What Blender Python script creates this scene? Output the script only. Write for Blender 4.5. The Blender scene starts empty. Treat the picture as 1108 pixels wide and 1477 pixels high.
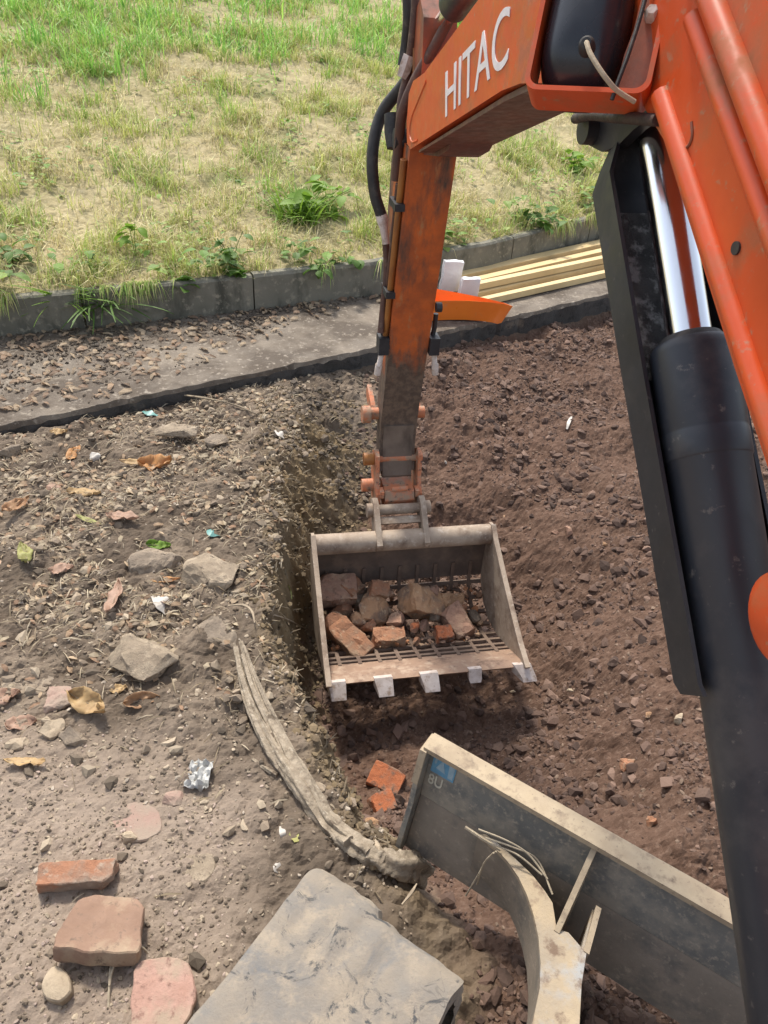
import bpy, bmesh, math, random
import numpy as np
from mathutils import Vector, Matrix, noise as mnoise

random.seed(7)
RNG = np.random.default_rng(7)
SC = bpy.context.scene
COL = SC.collection

# ------------------------------------------------------------------ camera, sky, sun, exposure
F = 1110.0                                   # focal length in pixels of the 1108 x 1477 photograph
PITCH, ROLL = math.radians(36), math.radians(4)
CAM = np.array([0.0, 0.0, 1.8])
FW = np.array([0, math.cos(PITCH), -math.sin(PITCH)])
U0 = np.array([0, math.sin(PITCH), math.cos(PITCH)])
R0 = np.array([1.0, 0, 0])
RT = R0 * math.cos(ROLL) + U0 * math.sin(ROLL)
UP = U0 * math.cos(ROLL) - R0 * math.sin(ROLL)
cd = bpy.data.cameras.new('camera')
cam = bpy.data.objects.new('camera', cd)
COL.objects.link(cam)
M3 = Matrix((RT, UP, -FW)).transposed()
cam.matrix_world = Matrix.Translation(Vector(CAM)) @ M3.to_4x4()
cd.sensor_fit = 'VERTICAL'
cd.sensor_height = 24.0
cd.lens = 24.0 * F / 1477.0
cd.clip_start = 0.02
cd.clip_end = 500
SC.camera = cam

SUN_AZ, SUN_EL = math.radians(-24), math.radians(58)     # azimuth from +Y towards +X
sunv = Vector((math.sin(SUN_AZ) * math.cos(SUN_EL), math.cos(SUN_AZ) * math.cos(SUN_EL), math.sin(SUN_EL)))
world = bpy.data.worlds.new('World')
SC.world = world
world.use_nodes = True
wn = world.node_tree.nodes
sky = wn.new('ShaderNodeTexSky')
sky.sky_type = 'NISHITA'
sky.sun_disc = False
sky.sun_elevation = SUN_EL
sky.sun_rotation = SUN_AZ
sky.air_density = 1.0
sky.dust_density = 2.5
hsv = wn.new('ShaderNodeHueSaturation')          # a hazy, whitish sky
hsv.inputs['Saturation'].default_value = 0.5
world.node_tree.links.new(sky.outputs[0], hsv.inputs['Color'])
world.node_tree.links.new(hsv.outputs[0], wn['Background'].inputs[0])
wn['Background'].inputs[1].default_value = 0.16
sl = bpy.data.lights.new('sun', 'SUN')
sl.energy = 2.45
sl.angle = math.radians(7.0)
sl.color = (1.0, 0.93, 0.82)
sun = bpy.data.objects.new('sun', sl)
sun.rotation_euler = sunv.to_track_quat('Z', 'Y').to_euler()
COL.objects.link(sun)
SC.view_settings.view_transform = 'Standard'
SC.view_settings.look = 'None'
SC.view_settings.gamma = 1.0
SC.view_settings.exposure = 0.7
SC.view_settings.use_curve_mapping = False

# ------------------------------------------------------------------ geometry helpers
def ray(u, v):
    return RT * (u - 554) / F + FW + UP * (738.5 - v) / F

def onz(u, v, z):
    d = ray(u, v)
    return CAM + d * ((z - 1.8) / d[2])

def P(u, v, t):
    return CAM + ray(u, v) * t

# the boom plane: s runs forward along the boom, w to its right
OB = np.array([0.39846, 0.98942, 0.0])
BV = np.array([-0.21350, 0.97694, 0.0])
WV = np.array([0.97694, 0.21350, 0.0])
def M(s, w, z):
    return OB + BV * s + WV * w + np.array([0, 0, z])

def sm(t):
    t = np.clip(t, 0, 1)
    return t * t * (3 - 2 * t)

# ---- numpy noise
def _hash(ix, iy, seed):
    h = (ix.astype(np.int64) * 374761393 + iy.astype(np.int64) * 668265263 + seed * 1274126177) & 0x7fffffff
    h = ((h ^ (h >> 13)) * 1274126177) & 0x7fffffff
    h = (h ^ (h >> 16)) & 0x7fffffff
    return h / float(0x7fffffff)

def vnoise(x, y, seed=0):
    ix = np.floor(x); iy = np.floor(y)
    fx = x - ix; fy = y - iy
    def g(dx, dy):
        a = _hash(ix + dx, iy + dy, seed) * 2 * np.pi
        return np.cos(a) * (fx - dx) + np.sin(a) * (fy - dy)
    u = fx * fx * fx * (fx * (fx * 6 - 15) + 10); v = fy * fy * fy * (fy * (fy * 6 - 15) + 10)
    return ((g(0, 0) * (1 - u) + g(1, 0) * u) * (1 - v) + (g(0, 1) * (1 - u) + g(1, 1) * u) * v) * 1.4

def fbm(x, y, octv=4, seed=0, gain=0.5):
    r = np.zeros_like(x); a = 1.0
    for i in range(octv):
        r += a * vnoise(x, y, seed + i * 17); x = x * 2.03 + 3.1; y = y * 2.03 - 1.7; a *= gain
    return r

def clods(x, y, seed=0):
    """domes on jittered cells: lumps with a size of their own"""
    ix = np.floor(x); iy = np.floor(y)
    best = np.zeros_like(x)
    for dx in (-1, 0, 1):
        for dy in (-1, 0, 1):
            cx = ix + dx + _hash(ix + dx, iy + dy, seed); cy = iy + dy + _hash(ix + dx, iy + dy, seed + 5)
            r = 0.28 + 0.5 * _hash(ix + dx, iy + dy, seed + 9) ** 2
            hgt = r * (0.5 + 0.9 * _hash(ix + dx, iy + dy, seed + 13))
            d2 = ((x - cx) ** 2 + (y - cy) ** 2) / (r * r)
            best = np.maximum(best, hgt * np.sqrt(np.clip(1 - d2, 0, 1)))
    return best

# ---- terrain
YE = (np.array([-60, -6, -1.717, -0.117, 1.371, 8, 60.]), np.array([-37.5, -0.08, 2.89, 4.0, 5.096, 9.95, 48.]))
YK = (np.array([-60, -6, -2.12, -1.11, -0.158, 0.59, 1.57, 3.0, 60.]), np.array([-23.5, 1.95, 3.80, 4.28, 4.80, 5.38, 6.35, 7.6, 55.]))
def ye(x): return np.interp(x, *YE)
def yk(x): return np.interp(x, *YK)
def pit_edge(y):
    return np.interp(y, [0.5, .75, .95, 1.095, 1.335, 1.81, 2.33, 3.18, 3.9], [.14, .10, .06, -.03, -.165, -.385, -.45, -.56, -.55])
def pit_depth(y):
    return np.interp(y, [.3, .6, .9, 1.1, 1.4, 1.75, 2.2, 2.6, 3.0, 3.5, 4.1], [.04, .05, .08, .19, .40, .52, .53, .48, .32, .16, .08])
def terrain(x, y):
    wob = 0.05 * vnoise(x * 3.1, y * 3.1, 3) + 0.035 * vnoise(x * 9, y * 9, 4) + .022 * vnoise(x * 24, y * 24, 6)
    xe = pit_edge(y) + wob
    ww = np.interp(y, [.5, 1.2, 1.9, 2.5, 3.2], [.22, .17, .20, .30, .55])
    t = sm((x - xe) / ww)
    wall = np.clip(1 - np.abs((x - xe) / ww - .45) / .62, 0, 1) * np.clip(pit_depth(y) / .3, 0, 1)
    D = pit_depth(y)
    lvl = np.interp(y, [.5, 1.5, 3, 4.5], [.07, .11, .14, .13])
    r = sm((x - np.interp(y, [.8, 1.4, 2.4, 3.4], [.42, .50, .50, .25])) / np.interp(y, [.8, 2, 3.4], [.35, .65, .9]))
    depth = D * (1 - r) + lvl * r
    plat = -.03 * sm((y - 2.0) / 1.2) - .025 * sm((y - 2.5))
    h = plat * (1 - t) - depth * t
    kd = (y - yk(x)) * 0.85
    ed = (y - ye(x)) * 0.82
    bank = sm(kd / 0.055)
    path = sm(ed / 0.1 + .4)
    h = h * (1 - path) + path * (-0.075)
    bh = .205 + np.clip(kd, 0, 40) * .195 + .03 * fbm(x * 1.1, y * 1.1, 3, 21) * np.clip(kd * 2, 0, 1)
    h = h * (1 - bank) + bank * bh
    fresh = sm((x - xe) / ww * 1.4 - .75) * (1 - path)
    return h, fresh, wall * (1 - path), bank, t, path
xs = np.concatenate([np.linspace(-60, -9, 12), np.linspace(-8, -2.72, 40), np.arange(-2.65, 2.3, .0078), np.linspace(2.35, 8, 40), np.linspace(9, 60, 12)])
ys = np.concatenate([np.linspace(-40, -2, 12), np.linspace(-1.5, .40, 20), np.arange(.42, 2.6, .0075), np.arange(2.6, 5.6, .0105), np.arange(5.6, 10.5, .03), np.linspace(10.6, 16, 30), np.linspace(17, 70, 14)])
X, Y = np.meshgrid(xs, ys)
Z, FR, WA, BK, TT, PA = terrain(X, Y)
Z = Z + .014 * fbm(X * 2.3, Y * 2.3, 3, 31) * (1 - PA * (1 - BK))
big = np.clip(.55 + 1.1 * fbm(X * 1.6, Y * 1.6, 3, 46), .12, 1)
lump = clods(X * 8.5, Y * 8.5, 41) * .024 * big + clods(X * 19, Y * 19, 42) * .020 * big + clods(X * 40, Y * 40, 43) * .011 + clods(X * 74, Y * 74, 44) * .006
Z = Z + FR * (lump - .02) + FR * .042 * fbm(X * 3.5, Y * 3.5, 4, 51)
dry = (1 - FR) * (1 - BK) * (1 - PA)
smooth_zone = sm((1.45 - Y + .25 * vnoise(X * 2.2, Y * 2.2, 77)) / .35) * sm((-.12 - X) / .3)
rough_dry = 1 - .72 * smooth_zone
Z = Z + dry * rough_dry * (.018 * fbm(X * 8, Y * 8, 4, 61) + .030 * clods(X * 13, Y * 13, 62) * np.clip(.4 + fbm(X * 3, Y * 3, 2, 65), .1, 1) + .013 * clods(X * 36, Y * 36, 63) + .004 * clods(X * 70, Y * 70, 64)) + dry * smooth_zone * (.005 * clods(X * 24, Y * 24, 66) + .004 * clods(X * 62, Y * 62, 67) + .006 * fbm(X * 9, Y * 9, 4, 68))
Z = Z + WA * (.030 * fbm(X * 6, Y * 9, 4, 71) - .03 * clods(X * 8, Y * 11, 72) + .03 * clods(X * 20, Y * 20, 73) + .015 * clods(X * 42, Y * 42, 74)) * (1 - BK)
Z = Z + BK * (.010 * fbm(X * 7, Y * 7, 3, 81) + .012 * clods(X * 22, Y * 22, 82)) * (Y < 12)

def H(x, y):
    i = int(np.clip(np.searchsorted(xs, x) - 1, 0, len(xs) - 2)); j = int(np.clip(np.searchsorted(ys, y) - 1, 0, len(ys) - 2))
    a = (x - xs[i]) / (xs[i + 1] - xs[i]); b = (y - ys[j]) / (ys[j + 1] - ys[j])
    return float(Z[j, i] * (1 - a) * (1 - b) + Z[j, i + 1] * a * (1 - b) + Z[j + 1, i] * (1 - a) * b + Z[j + 1, i + 1] * a * b)

def ground_at(u, v):
    d = ray(u, v)
    t = .9
    prev = t
    while t < 14:
        q = CAM + d * t
        if q[2] < H(q[0], q[1]):
            lo, hi = prev, t
            for _ in range(14):
                m = .5 * (lo + hi); q = CAM + d * m
                if q[2] < H(q[0], q[1]): hi = m
                else: lo = m
            break
        prev = t; t += .03
    return CAM + d * t

# ------------------------------------------------------------------ materials
def newmat(name):
    m = bpy.data.materials.new(name); m.use_nodes = True
    return m, m.node_tree, m.node_tree.nodes['Principled BSDF']

def nd(nt, typ, **kw):
    n = nt.nodes.new(typ)
    for k, v in kw.items(): setattr(n, k, v)
    return n

def tex(nt, scale, detail=4, rough=.6, coord='Object', stretch=None, kind='noise', dist=0.0):
    tc = nd(nt, 'ShaderNodeTexCoord')
    out = tc.outputs[coord]
    if stretch:
        mp = nd(nt, 'ShaderNodeMapping'); mp.inputs['Scale'].default_value = stretch
        nt.links.new(out, mp.inputs[0]); out = mp.outputs[0]
    if kind == 'noise':
        n = nd(nt, 'ShaderNodeTexNoise'); n.inputs['Scale'].default_value = scale; n.inputs['Detail'].default_value = detail
        n.inputs['Roughness'].default_value = rough; n.inputs['Distortion'].default_value = dist
        nt.links.new(out, n.inputs['Vector']); return n.outputs['Fac']
    n = nd(nt, 'ShaderNodeTexVoronoi'); n.inputs['Scale'].default_value = scale; n.feature = kind
    nt.links.new(out, n.inputs['Vector']); return n.outputs['Distance']

def remap(nt, fac, a, b, c=0.0, d=1.0):
    n = nd(nt, 'ShaderNodeMapRange'); n.inputs[1].default_value = a; n.inputs[2].default_value = b
    n.inputs[3].default_value = c; n.inputs[4].default_value = d; nt.links.new(fac, n.inputs[0]); return n.outputs[0]

def mixc(nt, fac, a, b):
    n = nd(nt, 'ShaderNodeMix', data_type='RGBA')
    if isinstance(fac, (int, float)): n.inputs[0].default_value = fac
    else: nt.links.new(fac, n.inputs[0])
    for s, v in ((n.inputs[6], a), (n.inputs[7], b)):
        if isinstance(v, tuple): s.default_value = (*v[:3], 1)
        else: nt.links.new(v, s)
    return n.outputs[2]

def math_(nt, op, a, b=None):
    n = nd(nt, 'ShaderNodeMath', operation=op)
    for s, v in ((n.inputs[0], a), (n.inputs[1], b)):
        if v is None: continue
        if isinstance(v, (int, float)): s.default_value = v
        else: nt.links.new(v, s)
    return n.outputs[0]

def bump(nt, bs, fac, strength=.4, dist=.01):
    n = nd(nt, 'ShaderNodeBump'); n.inputs['Strength'].default_value = strength; n.inputs['Distance'].default_value = dist
    nt.links.new(fac, n.inputs['Height']); nt.links.new(n.outputs[0], bs.inputs['Normal'])

def surf(name, c1, c2, scale=8, rough=.7, metal=0.0, bmp=.3, bscale=60, dirt=None, dirt2=None, stretch=None, lo=.35, hi=.65, bdist=.004, rr=.12):
    """two base tones, up to two layers of dirt or wear = (colour, scale, from, to, stretch)"""
    m, nt, bs = newmat(name)
    col = mixc(nt, remap(nt, tex(nt, scale, 5, stretch=stretch), lo, hi), c1, c2)
    rg = None
    for dl in (dirt, dirt2):
        if dl:
            f = remap(nt, tex(nt, dl[1], 7, .65, stretch=dl[4] if len(dl) > 4 else None), dl[2], dl[3])
            col = mixc(nt, f, col, dl[0])
            if rg is None: rg = f
    nt.links.new(col, bs.inputs['Base Color'])
    fr = remap(nt, tex(nt, scale * 3.1, 4), .3, .7, max(rough - rr, .05), min(rough + rr, 1))
    if rg is not None:
        fr = math_(nt, 'MAXIMUM', fr, math_(nt, 'MULTIPLY', rg, .85))
        if metal: nt.links.new(remap(nt, rg, 0, 1, metal, 0), bs.inputs['Metallic'])
    elif metal: bs.inputs['Metallic'].default_value = metal
    nt.links.new(fr, bs.inputs['Roughness'])
    if bmp: bump(nt, bs, tex(nt, bscale, 6, .7), bmp, bdist)
    return m

MAT = {}
def arm_material():
    m = surf('arm_worn_paint', (.58, .125, .022), (.34, .08, .022), 14, .6, 0, .4, 90, dirt=((.085, .055, .04), 9, .46, .60, (1, 1, .25)), dirt2=((.40, .20, .085), 24, .58, .70, (1, 1, .35)), bdist=.004)
    nt = m.node_tree; bs = nt.nodes['Principled BSDF']; lk = bs.inputs['Base Color'].links[0]; src = lk.from_socket
    tc = nd(nt, 'ShaderNodeTexCoord'); sx = nd(nt, 'ShaderNodeSeparateXYZ'); nt.links.new(tc.outputs['Object'], sx.inputs[0])
    f = math_(nt, 'ADD', remap(nt, sx.outputs[2], .22, .80, .55, -.12), math_(nt, 'SUBTRACT', tex(nt, 11, 7, .7, stretch=(1, 1, .3)), .5))
    nt.links.new(mixc(nt, remap(nt, f, .04, .22), src, mixc(nt, remap(nt, tex(nt, 40, 5), .42, .6), (.085, .06, .045), (.15, .105, .075))), bs.inputs['Base Color'])
    return m
DUST = (.30, .245, .18)
MUD = (.12, .092, .07)
MAT['orange'] = surf('orange_paint', (.62, .085, .016), (.54, .07, .014), 5, .40, 0, .06, 160, dirt=((.36, .12, .05), 9, .50, .70), dirt2=((.38, .2, .12), 70, .60, .74), bdist=.001)
MAT['orange_dirty'] = surf('orange_paint_dirty', (.46, .085, .02), (.28, .06, .02), 9, .55, 0, .2, 90, dirt=((.085, .05, .034), 7, .42, .66, (1, 1, .35)), dirt2=((.2, .14, .1), 30, .56, .8, (1, 1, .4)), bdist=.002)
MAT['arm'] = arm_material()
MAT['maroon'] = surf('grimy_underside', (.17, .06, .045), (.10, .05, .045), 14, .5, 0, .3, 70, dirt=((.2, .15, .14), 22, .55, .8), bdist=.003)
MAT['hitch'] = surf('hitch_orange_dusty', (.60, .20, .09), (.46, .17, .08), 16, .6, 0, .3, 80, dirt=((.36, .24, .16), 22, .46, .60), dirt2=((.10, .065, .05), 40, .56, .68), bdist=.003)
MAT['grimy'] = surf('grimy_dark_hose', (.022, .018, .018), (.05, .032, .028), 30, .6, 0, .5, 60, dirt=((.11, .065, .05), 40, .55, .7), bdist=.005)
MAT['yellow_grime'] = surf('oily_ochre_paint', (.36, .15, .035), (.26, .09, .025), 10, .45, 0, .2, 60, dirt=((.06, .04, .03), 12, .52, .7, (1, 1, .3)))
MAT['tan_steel'] = surf('dusty_bucket_steel', (.40, .315, .235), (.30, .225, .165), 12, .75, 0, .35, 110, dirt=((.17, .115, .08), 8, .50, .66), dirt2=((.50, .42, .34), 40, .56, .72), bdist=.003)
MAT['bucket_dark'] = surf('bucket_shaded_steel', (.10, .075, .06), (.15, .11, .085), 9, .8, 0, .35, 80, dirt=((.22, .155, .11), 12, .5, .75), bdist=.004)  # dark copy of the bucket steel: the tube's shade put into the colour
MAT['grille'] = surf('shaded_soiled_grille', (.21, .145, .105), (.15, .105, .078), 14, .9, 0, .5, 70, dirt=((.11, .07, .052), 9, .5, .7), bdist=.004)  # soil tones, darkened to paint in the shade inside the bucket
MAT['lip_steel'] = surf('soil_smeared_lip', (.33, .215, .145), (.26, .17, .118), 10, .85, 0, .5, 80, dirt=((.42, .31, .225), 22, .52, .66), dirt2=((.15, .095, .068), 14, .55, .68), bdist=.003)
MAT['arm_mud'] = surf('muddy_arm_end', (.14, .105, .08), (.19, .145, .112), 14, .85, 0, .4, 70, dirt=((.08, .058, .044), 9, .5, .66, (1, 1, .3)), bdist=.003)
MAT['bright_steel'] = surf('worn_bright_steel', (.66, .58, .53), (.52, .44, .385), 30, .5, .05, .3, 120, dirt=((.36, .265, .2), 40, .52, .66), bdist=.002)
MAT['chrome'] = surf('chrome_rod', (.92, .93, .95), (.88, .9, .93), 8, .17, 1.0, 0, rr=.05)
MAT['black'] = surf('black_cylinder_paint', (.024, .028, .037), (.034, .038, .047), 4, .42, 0, .06, 200, dirt=((.085, .08, .08), 7, .50, .74), dirt2=((.17, .155, .14), 60, .62, .74), rr=.08, bdist=.001)
MAT['guard'] = surf('black_guard_plate', (.016, .017, .021), (.026, .027, .032), 6, .5, 0, .1, 90, dirt=((.045, .043, .044), 10, .50, .74), dirt2=((.13, .12, .11), 60, .63, .78), bdist=.001)
MAT['guard_dusty'] = surf('guard_dusty_lining', (.06, .058, .057), (.13, .125, .12), 34, .9, 0, .9, 40, dirt=((.36, .35, .34), 46, .50, .62), bdist=.02)
MAT['rubber'] = surf('black_rubber_hose', (.022, .022, .023), (.04, .038, .036), 20, .6, 0, .2, 100, dirt=((.13, .11, .09), 25, .55, .8))
MAT['hose_brown'] = surf('muddy_hose', (.11, .05, .035), (.07, .04, .032), 20, .6, 0, .2, 100, dirt=((.26, .17, .11), 25, .55, .8))
MAT['navy'] = surf('dark_navy_cylinder', (.022, .028, .042), (.035, .04, .055), 8, .4, 0, .05, 80, dirt=((.11, .09, .08), 22, .6, .85))
MAT['lamp'] = surf('black_lamp_housing', (.012, .014, .019), (.02, .023, .03), 6, .27, 0, .03, 100, dirt=((.05, .052, .06), 10, .58, .9), rr=.05)
MAT['blade'] = surf('blade_dark_steel', (.14, .142, .132), (.20, .195, .175), 9, .68, 0, .35, 70, dirt=((.31, .275, .22), 12, .44, .60), dirt2=((.38, .33, .26), 70, .54, .70), bdist=.003)
MAT['blade_low'] = surf('blade_muddy_steel', (.21, .178, .14), (.28, .235, .185), 11, .82, 0, .4, 70, dirt=((.12, .115, .105), 8, .52, .68), dirt2=((.36, .30, .23), 50, .56, .70), bdist=.004)
MAT['dusty_cream'] = surf('dusty_worn_edge', (.46, .365, .245), (.36, .28, .19), 14, .82, 0, .35, 120, dirt=((.24, .18, .125), 30, .52, .68), dirt2=((.14, .105, .08), 90, .60, .72), bdist=.002)
MAT['tan_arm'] = surf('dust_caked_push_arm', (.44, .345, .225), (.34, .28, .205), 10, .88, 0, .5, 80, dirt=((.36, .36, .35), 6, .52, .64), dirt2=((.19, .13, .09), 22, .55, .68), bdist=.005)
MAT['white_paint'] = surf('white_lettering', (.78, .74, .76), (.68, .64, .66), 30, .5, 0, 0)
MAT['cream_paint'] = surf('cream_lettering', (.6, .57, .46), (.5, .47, .38), 60, .6, 0, 0)
MAT['blue'] = surf('blue_sticker', (.14, .34, .48), (.10, .25, .38), 40, .5, 0, 0, dirt=((.2, .2, .19), 40, .6, .8))
MAT['paleblue'] = surf('pale_blue_print', (.34, .45, .5), (.25, .37, .44), 60, .5, 0, 0)
MAT['rock'] = surf('grey_stone', (.32, .255, .18), (.23, .18, .13), 16, .95, 0, .8, 60, dirt=((.42, .34, .245), 18, .48, .62), dirt2=((.13, .10, .075), 34, .57, .68), bdist=.008)
MAT['rock_dark'] = surf('dark_stone', (.20, .16, .12), (.27, .215, .16), 14, .95, 0, .8, 60, dirt=((.34, .27, .195), 16, .46, .62), dirt2=((.11, .085, .065), 34, .57, .68), bdist=.008)
MAT['rock_pale'] = surf('pale_stone', (.46, .37, .26), (.36, .285, .2), 18, .92, 0, .6, 70, dirt=((.26, .2, .14), 22, .52, .66), bdist=.006)
MAT['rock_brown'] = surf('brown_sandstone', (.235, .145, .10), (.30, .19, .13), 9, .88, 0, .6, 70, dirt=((.38, .29, .20), 7, .50, .64), dirt2=((.16, .11, .08), 40, .56, .68), bdist=.005)
MAT['pink'] = surf('pink_tile', (.40, .235, .18), (.46, .29, .23), 14, .88, 0, .7, 90, dirt=((.37, .28, .205), 9, .46, .60), dirt2=((.24, .14, .108), 50, .54, .66), bdist=.005)
MAT['pink_dusty'] = surf('dusty_pink_stone', (.345, .23, .182), (.32, .225, .175), 12, .92, 0, .6, 110, dirt=((.33, .26, .2), 14, .42, .62), bdist=.004)
MAT['brick'] = surf('orange_brick', (.46, .15, .06), (.34, .11, .05), 22, .95, 0, .9, 60, dirt=((.28, .18, .12), 14, .47, .62), dirt2=((.14, .08, .055), 50, .55, .66), bdist=.008)
MAT['brick_dusty'] = surf('dusty_brick', (.38, .185, .10), (.30, .145, .085), 20, .95, 0, .9, 60, dirt=((.27, .18, .115), 11, .44, .60), dirt2=((.46, .31, .2), 46, .56, .68), bdist=.008)
MAT['brick_old'] = surf('dust_covered_brick', (.36, .17, .095), (.28, .15, .095), 9, .95, 0, .8, 60, dirt=((.29, .215, .16), 8, .42, .56), dirt2=((.4, .31, .235), 40, .54, .68), bdist=.007)
MAT['brick_tan'] = surf('tan_brick', (.50, .30, .165), (.38, .22, .125), 18, .95, 0, .9, 60, dirt=((.25, .175, .125), 12, .48, .62), dirt2=((.6, .44, .28), 40, .56, .67), bdist=.008)
MAT['stone_mauve'] = surf('mauve_stone', (.36, .21, .145), (.27, .16, .11), 16, .95, 0, .8, 60, dirt=((.42, .28, .19), 14, .46, .62), dirt2=((.15, .095, .066), 40, .56, .68), bdist=.008)
MAT['wood_root'] = surf('weathered_root', (.40, .33, .245), (.26, .21, .15), 40, .9, 0, .9, 70, dirt=((.13, .098, .068), 26, .52, .66), dirt2=((.5, .43, .33), 60, .57, .7), bdist=.008)
MAT['twig'] = surf('dry_twig', (.38, .31, .22), (.26, .2, .14), 30, .9, 0, .3, 80)
MAT['bark'] = surf('dark_root_bark', (.16, .125, .085), (.24, .19, .13), 26, .9, 0, .9, 60, dirt=((.42, .34, .23), 9, .50, .64), dirt2=((.06, .047, .035), 30, .55, .68), bdist=.008)
MAT['timber'] = surf('fresh_sawn_pine', (.72, .55, .29), (.62, .45, .22), 3, .6, 0, .15, 60, stretch=(1, 1, 1), dirt=((.5, .36, .18), 7, .6, .85))
MAT['white_plastic'] = surf('white_wrapper', (.80, .79, .79), (.72, .71, .72), 8, .4, 0, .2, 30)
MAT['orange_plastic'] = surf('orange_plastic', (.85, .22, .025), (.80, .18, .02), 6, .38, 0, 0, dirt=((.5, .28, .14), 16, .62, .85))
MAT['concrete_kerb'] = surf('weathered_kerb_concrete', (.22, .205, .16), (.14, .135, .105), 4, .9, 0, .5, 80, dirt=((.075, .073, .055), 5, .48, .62, (1, 1, .4)), dirt2=((.32, .29, .22), 24, .54, .68), bdist=.005)
MAT['path'] = surf('old_path_concrete', (.235, .195, .15), (.17, .142, .112), 4, .92, 0, .8, 60, dirt=((.10, .078, .058), 2.2, .42, .56), dirt2=((.31, .265, .21), 36, .55, .68), bdist=.006)
MAT['path_edge'] = surf('shaded_path_edge', (.045, .042, .039), (.07, .064, .058), 7, .85, 0, .8, 40, dirt=((.14, .115, .09), 6, .57, .66), dirt2=((.025, .024, .022), 18, .52, .64), bdist=.012)  # front face of the slab, its shade painted into the dark base tones
MAT['clear'] = surf('crumpled_clear_film', (.52, .52, .50), (.40, .40, .38), 20, .42, 0, .2, 40)
MAT['teal'] = surf('teal_plastic_scrap', (.08, .23, .21), (.16, .33, .30), 30, .45, 0, .1, 40)
MAT['white_scrap'] = surf('white_scrap', (.56, .52, .46), (.46, .42, .37), 30, .6, 0, .2, 60)
MAT['rope'] = surf('frayed_string', (.46, .39, .28), (.34, .28, .2), 60, .9, 0, .4, 120)

def leafmat(name, c1, c2, c3, transl=.25):
    m, nt, bs = newmat(name)
    col = mixc(nt, remap(nt, tex(nt, 40, 5), .35, .65), c1, c2)
    col = mixc(nt, remap(nt, tex(nt, 90, 4), .58, .8), col, c3)
    nt.links.new(col, bs.inputs['Base Color']); bs.inputs['Roughness'].default_value = .6
    tr = nd(nt, 'ShaderNodeBsdfTranslucent'); nt.links.new(col, tr.inputs[0])
    mx = nd(nt, 'ShaderNodeMixShader'); mx.inputs[0].default_value = transl
    nt.links.new(bs.outputs[0], mx.inputs[1]); nt.links.new(tr.outputs[0], mx.inputs[2])
    nt.links.new(mx.outputs[0], nt.nodes['Material Output'].inputs[0])
    return m
MAT['leaf_orange'] = leafmat('dry_orange_leaf', (.58, .32, .13), (.52, .25, .09), (.36, .17, .08))
MAT['leaf_tan'] = leafmat('dry_tan_leaf', (.56, .40, .20), (.48, .31, .14), (.3, .17, .08))
MAT['leaf_brown'] = leafmat('dry_brown_leaf', (.46, .28, .15), (.40, .22, .11), (.27, .15, .08))
MAT['leaf_pink'] = leafmat('dry_pinkish_leaf', (.50, .33, .235), (.43, .27, .19), (.3, .18, .12))
MAT['leaf_yellow'] = leafmat('yellowing_leaf', (.42, .42, .15), (.36, .34, .12), (.5, .45, .22))
MAT['weed'] = leafmat('weed_leaf_green', (.085, .17, .03), (.12, .23, .035), (.17, .27, .06), .35)
MAT['weed_bright'] = leafmat('weed_leaf_bright_green', (.17, .31, .035), (.22, .36, .045), (.3, .4, .08), .4)

# tinted stuff: the colour of each blade or crumb rides on an attribute
def tintmat(name, rough=.9, transl=0.0, bmp=0):
    m, nt, bs = newmat(name)
    at = nd(nt, 'ShaderNodeAttribute'); at.attribute_name = 'tint'
    nt.links.new(at.outputs['Color'], bs.inputs['Base Color']); bs.inputs['Roughness'].default_value = rough
    if bmp: bump(nt, bs, tex(nt, 140, 5, .7), bmp, .004)
    if transl:
        tr = nd(nt, 'ShaderNodeBsdfTranslucent'); nt.links.new(at.outputs['Color'], tr.inputs[0])
        mx = nd(nt, 'ShaderNodeMixShader'); mx.inputs[0].default_value = transl
        nt.links.new(bs.outputs[0], mx.inputs[1]); nt.links.new(tr.outputs[0], mx.inputs[2])
        nt.links.new(mx.outputs[0], nt.nodes['Material Output'].inputs[0])
    return m
MAT['tint'] = tintmat('earth_crumbs', .95, 0, .5)
MAT['grass'] = tintmat('grass_blades', .6, .35)

# ground: the kinds of earth are where the digging put them
m, nt, bs = newmat('earth')
zone = nd(nt, 'ShaderNodeAttribute'); zone.attribute_name = 'zone'
sp = nd(nt, 'ShaderNodeSeparateColor'); nt.links.new(zone.outputs['Color'], sp.inputs[0])
dryc = mixc(nt, remap(nt, tex(nt, 5, 6), .36, .66), (.175, .136, .102), (.285, .227, .168))
dryc = mixc(nt, remap(nt, tex(nt, 34, 6, .7), .54, .74), dryc, (.14, .105, .078))
dryc = mixc(nt, remap(nt, tex(nt, 75, 5, .7), .58, .76), dryc, (.46, .38, .28))
at2 = nd(nt, 'ShaderNodeAttribute'); at2.attribute_name = 'zone2'
sp2 = nd(nt, 'ShaderNodeSeparateColor'); nt.links.new(at2.outputs['Color'], sp2.inputs[0])
dryc = mixc(nt, sp2.outputs[1], dryc, mixc(nt, .80, dryc, (.098, .074, .054)))
soft = mixc(nt, remap(nt, tex(nt, 4, 5), .35, .65), (.315, .25, .195), (.25, .197, .152))
soft = mixc(nt, remap(nt, tex(nt, 60, 6, .7), .52, .78), soft, (.385, .31, .245))
dryc = mixc(nt, sp2.outputs[0], dryc, soft)
frc = mixc(nt, remap(nt, tex(nt, 6, 6), .35, .66), (.098, .058, .040), (.140, .085, .060))
frc = mixc(nt, remap(nt, tex(nt, 55, 6, .7), .50, .72), frc, (.20, .133, .098))
frc = mixc(nt, remap(nt, tex(nt, 30, 5, .7), .60, .75), frc, (.066, .041, .031))
clay = mixc(nt, remap(nt, tex(nt, 9, 6), .38, .62), (.22, .16, .09), (.155, .112, .064))
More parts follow.
